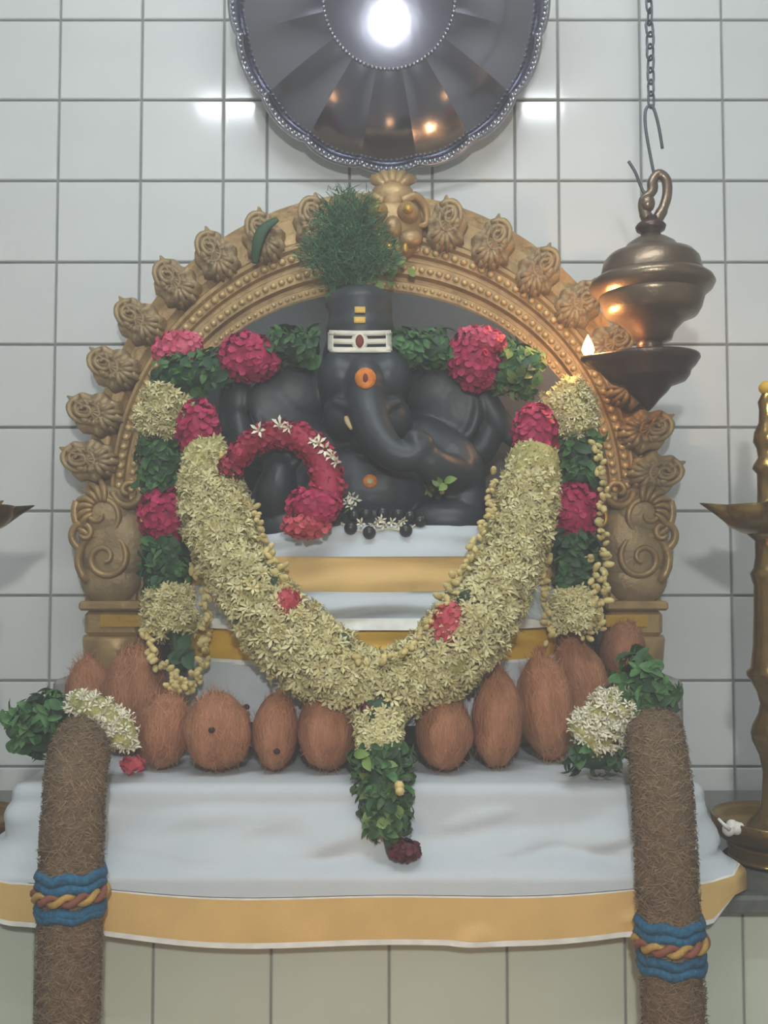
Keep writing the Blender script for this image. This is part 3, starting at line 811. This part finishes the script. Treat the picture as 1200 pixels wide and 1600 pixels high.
# offerings on the statue
o = thing('jasmine_sprig', 'small white jasmine sprig resting on the belly of the statue', 'flower', P(549, 790, 1.36))
for (x, y) in ((549,776),(543,784),(555,782),(549,790)): inst('blossom', random.choice(JASM), o, TRS(on_statue(x,y,.006)[0], aim((RR(-.4,.4),-1,RR(-.2,.5))), 1.2))
p0 = on_statue(545,795,.003)[0]; p1 = on_statue(538,802,.003)[0]; MB().tube([p0,p1], .0015, 6).build('stalk', 'leaf_pale', o)
o = thing('yellow_green_flower', 'wilted yellow green flower tucked by the knee of the statue', 'flower', on_statue(682,780,.004)[0])
for k in range(12):
    p_ = on_statue(RR(668,698), RR(752,778), .006)[0]
    inst('petal', random.choice(LFM['leaf_pale']), o, TRS(p_, aim((RR(-.6,.6),-1,RR(-.6,.6))), RR(.5,.8)))
for k in range(3): inst('bud', BUDM, o, TRS(on_statue(RR(672,692), RR(758,772), .008)[0], aim((0,-1,0)), 1.1))
# bead necklace
NB = thing('bead_necklace', 'necklace of round black beads with white jasmine on the lap of the statue', 'necklace', P(585, 835, 1.35))
bd = MB(); bd.ell((0,0,0), .0095, nu=16, nv=10); bdm = bd.mesh('bead', 'black_bead')
bp = [(525,812),(548,825),(577,832),(605,826),(634,829),(656,814),(553,806),(572,803),(598,801),(622,803),(640,806)]
pos = []
for x, y in bp:
    Yb = dh(0, 826, .012).y-.004 if y > 818 else dh(0,826,.012).y+.004
    p_ = P(x, y, Yb); pos.append(p_)
    if (x, y) != (605, 826): inst('bead', bdm, NB, Matrix.Translation(p_))
MB().tube(catmull(pos[:6], 6), .0012, 6).build('thread', 'thread', NB)
for (x, y) in ((590,815),(600,820),(612,816),(622,820),(584,820),(596,812),(630,814),(564,818)):
    inst('jasmine', random.choice(JASM), NB, TRS(P(x,y,pos[1].y-.002), aim((RR(-.5,.5),-1,RR(-.5,.5))), 1.0))
# green grass bunch at the crown of the arch
GB = thing('grass_bunch', 'bushy dark green grass bunch tied at the top of the arch', 'plant', P(545, 470, 1.52))
b = MB(); rng = random.Random(12)
base = P(552, 455, 1.535)
for i in range(5200):
    py = rng.triangular(292, 456, 400); hw = 26+38*math.exp(-((py-402)/38)**2)+14*math.exp(-((py-340)/40)**2)
    px = 545+hw*max(-1.15, min(1.15, rng.gauss(0,.52)))
    p = P(px, py, rng.uniform(1.50, 1.575)); d = Vector((rng.gauss((px-543)/90,.5), rng.gauss(-.2,.4), rng.gauss(.55,.55))).normalized()
    l = rng.uniform(.010,.024); s = d.cross(Vector((rng.uniform(-1,1),-1,rng.uniform(-1,1)))).normalized()*.0007
    q = p+d*l*.5+Vector((0,0,-.001)); e = p+d*l+Vector((rng.uniform(-.003,.003),0,-.003))
    b.add([p-s, p+s, q+s, q-s, e], [(0,1,2,3),(3,2,4)])
stuff(b.build('blade', 'grass', GB))
b = MB()
for i in range(14):
    x0 = 552+rng.gauss(0,8); a_ = catmull([P(x0,458,1.53), P(548+(x0-552)*2,400,1.525), P(543+rng.uniform(-45,45),rng.uniform(310,360),1.53)],5)
    b.tube(a_, .0015, 5)
b.build('stem', 'leaf_dark', GB)
for i in range(34):
    x = RR(500,640); y = RR(425,465) if x < 580 else RR(400,450)
    inst('leaf', random.choice(LFM['leaf_pale' if x > 575 else 'leaf']), GB, TRS(P(x,y,1.545 if x<590 else 1.60), aim((RR(-.6,.6),-1,RR(-.3,.7))), RR(.5,.85)))
# dark green leaf strip stuck on a lobe
o = MB(); pts = catmull([P(398,412,1.605),P(402,382,1.595),P(412,358,1.595),P(434,342,1.60)], 6)
o.tube(pts, [.004+.006*math.sin(PI*i/(len(pts)-1)) for i in range(len(pts))], 8, flat=.3)
tag(o.build('leaf_strip', 'leaf_dark', None, at=P(405,400,1.60)), 'dark green leaf strip caught on a gilded lobe of the arch', 'leaf')

# ================================================================== COCONUTS
def coconut_src(seed, pointed):
    rs = random.Random(seed); nu, nv = 28, 18; vs = [Vector((0,0,-1))]; fs = []
    for j in range(1, nv):
        bt = -PI/2+PI*j/nv
        for k in range(nu):
            a = 2*PI*k/nu; z = math.sin(bt); r = math.cos(bt)
            if z > .2: r *= 1-.62*pointed*(z-.2)**1.3
            r *= 1+.05*math.cos(3*a+seed)*(.4+.6*abs(z))
            q = Vector((r*math.cos(a), r*math.sin(a), z))
            q *= 1+.075*noise.noise(q*2.2+Vector((seed*3.1,0,0)))+.03*noise.noise(Vector((a*5, z*2, seed)))
            vs.append(q)
    vs.append(Vector((0,0,1.02))); e = len(vs)-1
    for k in range(nu):
        k2 = (k+1) % nu; fs.append((0,1+k2,1+k)); fs.append((e,e-nu+k,e-nu+k2))
        for j in range(nv-2): fs.append((1+j*nu+k,1+j*nu+k2,1+(j+1)*nu+k2,1+(j+1)*nu+k))
    return MB().add(vs, fs)
def coconut(label, px0, px1, py0, py1, Y, seed, pointed=.35, tilt=(0,0), tuft=.7, eye=None, zbase=None, grp=None):
    w_ = (px1-px0)/2*Y/F; h_ = (py1-py0)/2*Y/F; c = P((px0+px1)/2, (py0+py1)/2, Y)
    if zbase is not None:
        top = P(600, py0, Y).z; h_ = (top-zbase)/2; c.z = zbase+h_
    t = thing('coconut', label, 'coconut', (c.x, c.y, c.z-h_), 'coconuts on the altar')
    R = Euler((tilt[0], tilt[1], seed*1.3)).to_matrix()
    M = TRS(c, Euler((tilt[0], tilt[1], 0)).to_matrix(), 1) @ Matrix.Diagonal((w_, min(w_,.052), h_, 1)) @ Euler((0,0,seed*1.3)).to_matrix().to_4x4()
    src = coconut_src(seed, pointed); b = MB().put(src, M); ob = b.build('husk', 'coconut', t)
    if zbase is not None:
        lo = min(v.z for v in b.v); ob.location.z += zbase+.002-lo; dz = zbase+.002-lo
    else: dz = 0
    rs = random.Random(seed+50); f = MB()
    for i in range(700):
        v = rs.choice(src.v); d = v.normalized()
        tn = (Vector((0,0,1 if rs.random()<.75 else -1))+Vector((rs.gauss(0,.5), rs.gauss(0,.5), 0)))
        tn = (tn-d*tn.dot(d)*.85).normalized(); l = rs.uniform(.15,.5)
        s = d.cross(tn)*.010; p = v*1.0; q = p+tn*l*.5+d*.05; e = p+tn*l+d*rs.uniform(.0,.12)
        f.add([M @ (p-s), M @ (p+s), M @ (q+s*.8), M @ (q-s*.8), M @ e], [(0,1,2,3),(3,2,4)])
    stuff(f.build('fibre', 'coir', ob))
    f = MB()
    for i in range(int(46*tuft)):
        a = rs.uniform(0, 6.28); r = rs.uniform(.02,.24); p = Vector((r*math.cos(a), r*math.sin(a), .93)); l = rs.uniform(.12,.30)*tuft
        e = p+Vector((rs.gauss(0,.06)-p.x*.6, rs.gauss(0,.06)-p.y*.6, l)); s = Vector((rs.uniform(-1,1), rs.uniform(-1,1), 0)).normalized()*.035
        f.add([M @ (p-s), M @ (p+s), M @ e, M @ (p.lerp(e,.5)+s*1.2)], [(0,1,3),(0,3,2)])
    if tuft: f.build('tuft', 'coir', ob)
    if eye:
        d = (Vector((0,0,EYE))-c).normalized()
        for ex, ey in eye:
            q = P(ex, ey, Y)-c; 
            ql = Vector((q.x/w_, 0, q.z/h_)); yy = -math.sqrt(max(0,1-ql.x**2-ql.z**2))*min(w_,.052)
            MB().ell(c+Vector((q.x, yy*1.0, q.z)), (.0045,.004,.004), nu=10, nv=6).build('eye', 'coconut_eye', ob)
    return t
YC = 1.295
coconut('rounded brown coconut between the pink petal and the coconut with an eye hole', 214, 302, 1086, 1206, YC+.02, 1, .25, (0,.15), .5, zbase=PLZ+.006)
coconut('large brown coconut with a dark eye hole and a torn top', 288, 392, 1085, 1208, YC, 2, .15, (.15,-.1), .6, eye=((340,1135),(385,1108)), zbase=PLZ+.006)
coconut('small narrow coconut with ragged husk between two bigger coconuts', 396, 466, 1088, 1208, YC, 3, .1, (0,.05), .8, eye=((436,1172),), zbase=PLZ+.006)
coconut('round coconut standing beside the leafy pendant and the narrow ragged coconut', 466, 556, 1078, 1212, YC, 4, .3, (0,0), .9, zbase=PLZ+.006)
coconut('smooth egg shaped coconut standing alone next to the leafy pendant', 650, 739, 1084, 1207, YC, 5, .42, (0,0), .4, zbase=PLZ+.006)
coconut('tall coconut between the smooth egg shaped one and the one by the white flowers', 737, 817, 1048, 1200, YC+.02, 6, .5, (0,.02), .9, zbase=PLZ+.006)
coconut('tall leaning coconut touching the white flowers of the brown root garland', 808, 900, 1022, 1184, YC+.065, 7, .5, (0,-.12), .9, zbase=PLZ+.006)
coconut('coconut behind the others, leaning below the white tail of the mixed garland', 868, 948, 988, 1100, 1.455, 8, .45, (.1,-.3), .8, zbase=PLZ+.03)
coconut('small coconut on the step against the foot of the arch beside a green sprig', 938, 1006, 972, 1052, 1.535, 9, .3, (.1,.25), .8, zbase=STZ+.002)
coconut('round reddish coconut under the white bud strings of the mixed garland', 160, 262, 1010, 1150, 1.42, 10, .2, (.1,.1), .4, zbase=PLZ+.006)
coconut('coconut at the outer corner behind the jasmine and green leaf tuft', 102, 182, 1030, 1150, 1.445, 11, .25, (.1,-.1), .3, zbase=PLZ+.006)

# ================================================================== VETIVER ROOT GARLANDS
def vetiver(label, pth, rad, band_py, sx, white, green, dark=None):
    pts = along(pth, 90); low = pts[-1]
    t = thing('root_garland', label, 'garland', (pts[-1].x, pts[-1].y, pts[-1].z), 'brown root garlands on the altar front')
    def rr(i):
        q = i/89
        return rad*(.72+.28*sm(0,.10,q))*(1+.04*wob(q*14, sx))
    r = [rr(i) for i in range(90)]
    b = MB().tube(pts, r, 24, caps=True)
    for v in b.v:
        k = wob(v.x*60, v.y*60, v.z*60)*.003; v += Vector((k, k*.5, k*.4))
    b.ell(pts[0], (r[0]*1.0, r[0]*.9, r[0]*.75)); b.build('root_bundle', 'vetiver', t)
    f = MB(); rs = random.Random(int(sx*10)+40)
    for i in range(6500):
        k = rs.randrange(90); tt, u, v = fr(pts, k); a = rs.uniform(-PI, PI); d = u*math.cos(a)+v*math.sin(a); e = -u*math.sin(a)+v*math.cos(a)
        p = pts[k]+tt*rs.uniform(-.004,.004)+d*r[k]*.97; dr = (e*rs.choice((-1,1))*rs.uniform(.3,1)+tt*rs.gauss(0,.7)).normalized()
        l = rs.uniform(.008,.02); s = dr.cross(d)*.0006; q = p+dr*l*.5+d*.0032; en = p+dr*l+d*rs.uniform(-.001,.004)
        f.add([p-s, p+s, q+s, q-s, en], [(0,1,2,3),(3,2,4)])
    for i in range(160):
        a = rs.uniform(0,6.28); d = Vector((math.cos(a), -abs(rs.gauss(0,.6)), abs(math.sin(a)))).normalized()
        p = pts[0]+d*r[0]*.75; l = rs.uniform(.012,.024); s = d.orthogonal().normalized()*.0006
        f.add([p-s, p+s, p+d*l], [(0,1,2)])
    stuff(f.build('root_fibre', 'vetiver_fibre', t))
    # bands
    for py, m_, rw in ((band_py[0]+1,'blue_yarn',.0064),(band_py[0]+14,'blue_yarn',.0062),(band_py[1]-6,'blue_yarn',.0062),(band_py[1]+6,'blue_yarn',.0060)):
        k = min(range(90), key=lambda i: abs(P(600,py,pts[i].y).z-pts[i].z)+(10 if i < 20 else 0)); tt, u, v = fr(pts, k); c = pts[k]
        ring = [c+(u*math.cos(a)+v*math.sin(a))*(r[k]*.99+.001)+tt*.0022*math.sin(a*6+py) for a in [2*PI*i/32 for i in range(32)]]
        MB().tube(ring, rw, 8, closed=True).build('yarn_band', m_, t)
    py = (band_py[0]+band_py[1])/2+3
    k = min(range(90), key=lambda i: abs(P(600,py,pts[i].y).z-pts[i].z)+(10 if i < 20 else 0)); tt, u, v = fr(pts, k); c = pts[k]
    for ph, m_ in ((0,'gold_yarn'),(PI,'red_yarn')):
        ring = [c+(u*math.cos(a)+v*math.sin(a))*(r[k]*1.0+.004+.003*math.cos(a*7+ph))+tt*.0045*math.sin(a*7+ph) for a in [2*PI*i/64 for i in range(64)]]
        MB().tube(ring, .0042, 8, closed=True).build('twisted_cord', m_, t)
    # white blossoms
    wp_ = along(white[0], 14)
    MB().tube(wp_, white[1]*.8, 10).build('blossom_core', 'tuberose_core', t)
    florets_on(t, wp_, white[1], white[2], white[2], .95, JASM, JAS, .7, 'blossom', 'jasmine')
    gp_ = along(green[0], 14)
    MB().tube(gp_, green[1]*.62, 10).build('leaf_core', 'leaf_dark', t)
    leaves_on(t, gp_, green[1], green[2], ('leaf','leaf','leaf_dark'), 1.0, arc=PI*1.5)
    if dark:
        dp_ = along(dark, 8); MB().tube(dp_, .012, 8).build('leaf_core', 'leaf_dark', t)
        leaves_on(t, dp_, .018, 18, ('leaf_dark','leaf'), .9)
    return t
vetiver('brown fibrous root garland with blue yarn bands beside the loose pink blossom',
        [(128,1165,1.275),(128,1160,1.235),(124,1180,1.195),(117,1230,1.165),(112,1330,1.152),(109,1450,1.148),(106,1560,1.146),(103,1700,1.146)], .0350, (1362,1418), -1,
        ([(118,1095,1.245),(150,1108,1.24),(185,1135,1.235),(195,1165,1.235)], .022, 60),
        ([(95,1115,1.25),(60,1130,1.25),(30,1150,1.25)], .032, 60))
vetiver('brown fibrous root garland with blue yarn bands beside the brass lamp with cotton wick',
        [(1022,1145,1.275),(1022,1140,1.235),(1025,1165,1.195),(1034,1230,1.165),(1040,1330,1.152),(1046,1450,1.148),(1052,1560,1.146),(1056,1700,1.146)], .0345, (1440,1496), 1,
        ([(985,1095,1.25),(945,1130,1.245),(910,1160,1.24)], .036, 90),
        ([(1010,1105,1.25),(1005,1075,1.25),(1025,1060,1.25)], .042, 80), [(895,1175,1.235),(930,1188,1.235),(965,1180,1.24)])
# loose petal on the cloth
pp = flower_mass(P(208,1188,1.272), (.015,.013,.010), 'coral', None, 'pink_blossom', 24, .008)
lo = min(v.co.z for v in pp.data.vertices); pp.data.transform(Matrix.Translation((0,0,PLZ+.007-lo))); tag(pp, 'loose pink blossom lying on the white cloth beside a coconut', 'flower')

# ================================================================== BRASS STANDING LAMPS
def floor_lamp(label, axis_px, Y, label_grp):
    k = Y/F; ax = P(axis_px, 1300, Y); z = lambda py: P(axis_px, py, Y).z
    t = thing('standing_oil_lamp', label, 'oil lamp', (ax.x, Y, SLABZ), label_grp)
    zb = SLABZ+.002
    def lt(name, prof, n=40):   # (half width px, py) bottom to top
        pr = [(w_*k, max(zb, z(py))) for w_, py in prof]; return MB().lathe([(r_, q) for r_, q in pr], (ax.x, Y, 0), n).build(name, 'brass', t)
    lt('base', [(74,1395),(78,1390),(77,1380),(70,1372),(69,1330),(72,1322),(70,1312),(50,1308)])
    lt('drip_tray', [(60,1316),(84,1308),(92,1292),(96,1276),(93,1274),(86,1288),(70,1298),(40,1300)])
    lt('stem', [(44,1304),(42,1290),(32,1277),(22,1262),(19,1240),(17,1207),(22,1180),(32,1158),(34,1146),(31,1134),(22,1115),(19,1100),(24,1080),(34,1062),(38,1056),(38,1050),(32,1044),(28,1010),(26,960),(25,915),(29,902),(30,896),(25,888),(22,870),(22,845),(36,832)])
    lt('finial_stem', [(30,800),(18,790),(17,770),(17,740),(24,732),(22,726),(15,715),(17,700),(22,690),(20,675),(13,660),(12,640),(14,628),(6,612),(2,604)])
    # oil pan with pointed spouts
    b = MB(); n = 60; prof = [(.25,838),(.55,832),(.80,822),(.95,806),(1.0,790),(.97,789),(.88,804),(.6,818),(.2,824)]
    vs = []
    for q, py in prof:
        for i in range(n):
            a = 2*PI*i/n; pk = max(0, math.cos(5*(a-PI)))**8 if True else 0
            hi = max(0, (815-py)/25); r_ = (76*q + 33*pk*min(1.1, hi)*q)*k
            vs.append(Vector((ax.x+r_*math.cos(a), Y+r_*math.sin(a), z(py)+ .003*pk*min(1,hi))))
    fs = [(j*n+i, j*n+(i+1) % n, (j+1)*n+(i+1) % n, (j+1)*n+i) for j in range(len(prof)-1) for i in range(n)]
    fs += [tuple(range(n-1,-1,-1)), tuple((len(prof)-1)*n+i for i in range(n))]
    b.add(vs, fs).build('oil_pan', 'brass', t)
    MB().ell((ax.x, Y, z(606)), (.011,.011,.010)).build('flower_cap', 'cloth_yellow', t)
    return t
floor_lamp('tall brass standing oil lamp with a white cotton wick on its tray', 1212, 1.345, 'tall brass standing lamps')
floor_lamp('brass standing oil lamp at the altar end away from the hanging lamp', -68, 1.345, 'tall brass standing lamps')
o = thing('cotton_wick', 'white cotton wick with a twisted tail on the brass lamp tray', 'wick', P(1145, 1302, 1.312))
b = MB()
for (x, y, r) in ((1150,1300,.009),(1138,1303,.0085),(1144,1296,.008),(1156,1298,.006)): b.ell(P(x,y-6,1.300), r, nu=10, nv=7)
b.build('cotton_ball', 'cotton', o)
MB().tube([P(1122,1279,1.292), P(1133,1290,1.290), P(1140,1296,1.292)], [.002,.0025,.003], 6).build('tail', 'cotton', o)

# ================================================================== FLAME
def flame(parent, p, h=.022, watts=.6, name='flame'):
    b = MB(); b.lathe([(.0004,0),(h*.20,h*.12),(h*.29,h*.30),(h*.24,h*.52),(h*.12,h*.78),(.0004,h)], p, 12)
    b.build(name, 'flame_glow', parent)
    ld = bpy.data.lights.new('flame_light', 'POINT'); ld.energy = watts; ld.color = (1, .50, .20); ld.shadow_soft_size = .008
    lo_ = bpy.data.objects.new('flame_light', ld); COL.objects.link(lo_); lo_.parent = parent; lo_.location = Vector(p)+Vector((0,0,h*1.2))-ORG[parent]

# ================================================================== HANGING LAMP
HY = 1.42
hx = P(1018, 450, HY).x
HL = thing('hanging_oil_lamp', 'aged bronze hanging oil lamp with one lit wick beside the arch', 'oil lamp', P(1018, 640, HY))
def hl(name, prof, m_, cx=1018, n=48):
    k = HY/F; b = MB().lathe([(w_*k, P(cx, py, HY).z) for w_, py in prof], (P(cx, 450, HY).x, HY, 0), n); return b.build(name, m_, HL)
hl('collar', [(16,372),(15,364),(22,360),(24,354),(20,349),(13,346),(12,340)], 'dark_bronze')
hl('dome', [(78,452),(80,440),(78,425),(74,408),(66,399),(50,395),(42,388),(38,382),(26,374),(17,370),(14,366)], 'old_bronze')
hl('rim', [(74,470),(84,462),(93,455),(97,447),(94,440),(86,434),(74,432)], 'old_bronze')
hl('bowl', [(18,536),(30,532),(34,520),(46,507),(54,500),(70,494),(76,484),(80,470),(84,458)], 'old_bronze')
hl('stem', [(24,560),(19,556),(18,548),(21,542),(19,530)], 'dark_bronze', 1014)
# pan with a spout towards the left
b = MB(); n = 64; k = HY/F; cx = P(1012, 560, HY)
prof = [(2,642),(10,634),(18,624),(30,613),(36,604),(58,596),(64,588),(66,580),(74,572),(80,562),(79,558),(74,562),(60,570),(10,574)]
vs = []
for w_, py in prof:
    for i in range(n):
        a = 2*PI*i/n; pk = max(0, math.cos(a-PI))**14; hi = sm(596, 562, py)
        r_ = (w_+26*pk*hi*(w_/80))*k
        vs.append(Vector((cx.x+r_*math.cos(a), HY+r_*math.sin(a)*.98, P(1012,py,HY).z)))
fs = [(j*n+i, j*n+(i+1) % n, (j+1)*n+(i+1) % n, (j+1)*n+i) for j in range(len(prof)-1) for i in range(n)]
fs += [tuple(range(n-1,-1,-1)), tuple((len(prof)-1)*n+i for i in range(n))]
b.add(vs, fs).build('oil_pan', 'dark_bronze', HL)
wk = P(919, 558, HY); HLW = MB().tube([P(945,566,HY), P(925,560,HY), wk], .0022, 6).build('wick', 'cotton', HL)
flame(HLW, wk, .034, .9)
pts = catmull([P(x,y,HY) for x, y in ((1018,350),(1006,330),(1006,312),(1018,300),(1019,284),(1029,272),(1041,282),(1042,306),(1034,330),(1022,350))], 5)
MB().tube(pts, [.0075 if 4 < i < len(pts)-6 else .009 for i in range(len(pts))], 10).build('loop', 'old_bronze', HL)
MB().ell(P(1012,318,HY-.004), (.011,.010,.014)).build('loop_knob', 'old_bronze', HL)
o = MB().tube(catmull([P(x,y,HY-.001) for x, y in ((1035,232),(1028,192),(1019,166),(1009,172),(1009,202),(1019,258),(1026,292),(1018,306),(1005,299),(993,270),(982,252))], 6), .0024, 8)
tag(o.build('wire_hook', 'iron', None, at=P(1019,166,HY)), 'bent iron wire hook holding the hanging bronze lamp', 'hook')
CH = thing('hanging_chain', 'thin iron chain running from the ceiling to the wire hook', 'chain', Vector((P(1015,160,HY).x, HY, 3.0)))
lk = MB(); ring = []
for i in range(16):
    a = 2*PI*i/16; ring.append(Vector((.0058*math.cos(a), 0, .0098*math.sin(a)+(.003 if math.sin(a)>0 else -.003))))
lk.tube(ring, .0019, 6, closed=True); lkm = lk.mesh('link', 'iron')
z0 = P(1017,164,HY).z+.008; n = int((3.0-z0)/.0185)
for i in range(n):
    inst('link', lkm, CH, TRS(Vector((P(1016,100,HY).x+RR(-.0008,.0008), HY, z0+i*.0185)), Euler((0, RR(-.12,.12), .5+(i % 2)*PI/2+RR(-.25,.25))).to_matrix(), 1))

# ================================================================== SILVER PLATE
PY = 1.575; pc = P(608, -4, PY); pr = 262*PY/F
SP = thing('silver_plate', 'large scalloped silver plate with beaded rim hung above the arch', 'plate', pc)
PT = Matrix.Rotation(math.radians(20), 3, 'X')      # top leans out from the wall
def pl(r, a, h):
    """plate local polar -> world; h towards viewer"""
    return pc + PT @ Vector((r*math.cos(a), -h, r*math.sin(a)))
def rim_r(a): return pr*(1+.03*abs(math.cos(8*a))**.6-.03)
g = MB()
def disc(u, v):
    a = 2*PI*u; r = pr*.40*v
    return pl(r, a, .006*(1-v*v))
g.grid(disc, 64, 10); g.build('centre_disc', 'silver', SP)
NPET = 16
for kpt in range(NPET):
    a0 = 2*PI*(kpt-.5)/NPET; a1 = 2*PI*(kpt+.5)/NPET
    def pet(u, v):
        a = lerp(a0, a1, u); q = 2*u-1
        r = lerp(pr*.40, rim_r(a)*.97, v)
        h = -.012*v-.0425*v*v + .011*q*q*(.25+.75*v)
        return pl(r, a, h)
    MB().grid(pet, 10, 14).build('petal', 'silver', SP)
rr_ = [pl(rim_r(2*PI*i/192), 2*PI*i/192, -.046+.006*(math.sin(8*2*PI*i/192)**2)) for i in range(192)]
MB().tube(rr_, .0055, 8, closed=True).build('rim', 'silver_rim', SP)
b = MB()
for i in range(190):
    a = 2*PI*i/190; b.ell(pl(rim_r(a)*.985, a, -.040+.006*(math.sin(8*a)**2)), .0042, nu=7, nv=5)
b.build('rim_beads', 'silver_rim', SP)
b = MB()
for i in range(96):
    a = 2*PI*i/96; b.ell(pl(pr*.405, a, .002), .0034, nu=6, nv=4)
b.build('inner_beads', 'silver_rim', SP)
g = MB().grid(lambda u, v: pl(rim_r(2*PI*u)*(1-.62*v), 2*PI*u, -.058+.03*v), 96, 6); g.build('back_shell', 'silver_rim', SP)
pk = P(608, -40, WY); tp = pl(pr*.97, PI/2, .04)
MB().tube([tp, Vector((pc.x, WY-.002, tp.z+.06))], .0025, 6).build('hanging_cord', 'iron', SP)

# ================================================================== THREE-WICK LAMP BELOW THE FRAME
TW = thing('three_wick_lamp', 'low brass stand lamp with three lit wicks in front of the altar', 'oil lamp', (.0, .70, 0))
MB().lathe([(.10,0),(.105,.01),(.09,.03),(.04,.045),(.022,.08),(.02,.30),(.032,.32),(.02,.34),(.018,.62),(.03,.64)], (0,.70,0), 32).build('stand', 'brass', TW)
MB().lathe([(.025,.638),(.06,.648),(.08,.668),(.086,.69),(.082,.69),(.07,.672),(.02,.662)], (0,.70,0), 32).build('oil_pan', 'brass', TW)
for dx in (-.055, 0, .055):
    p_ = Vector((dx, .70+.03, .69)); wk_ = MB().tube([p_+Vector((0,-.02,-.015)), p_], .002, 6).build('wick', 'cotton', TW); flame(wk_, p_, .03, .35)
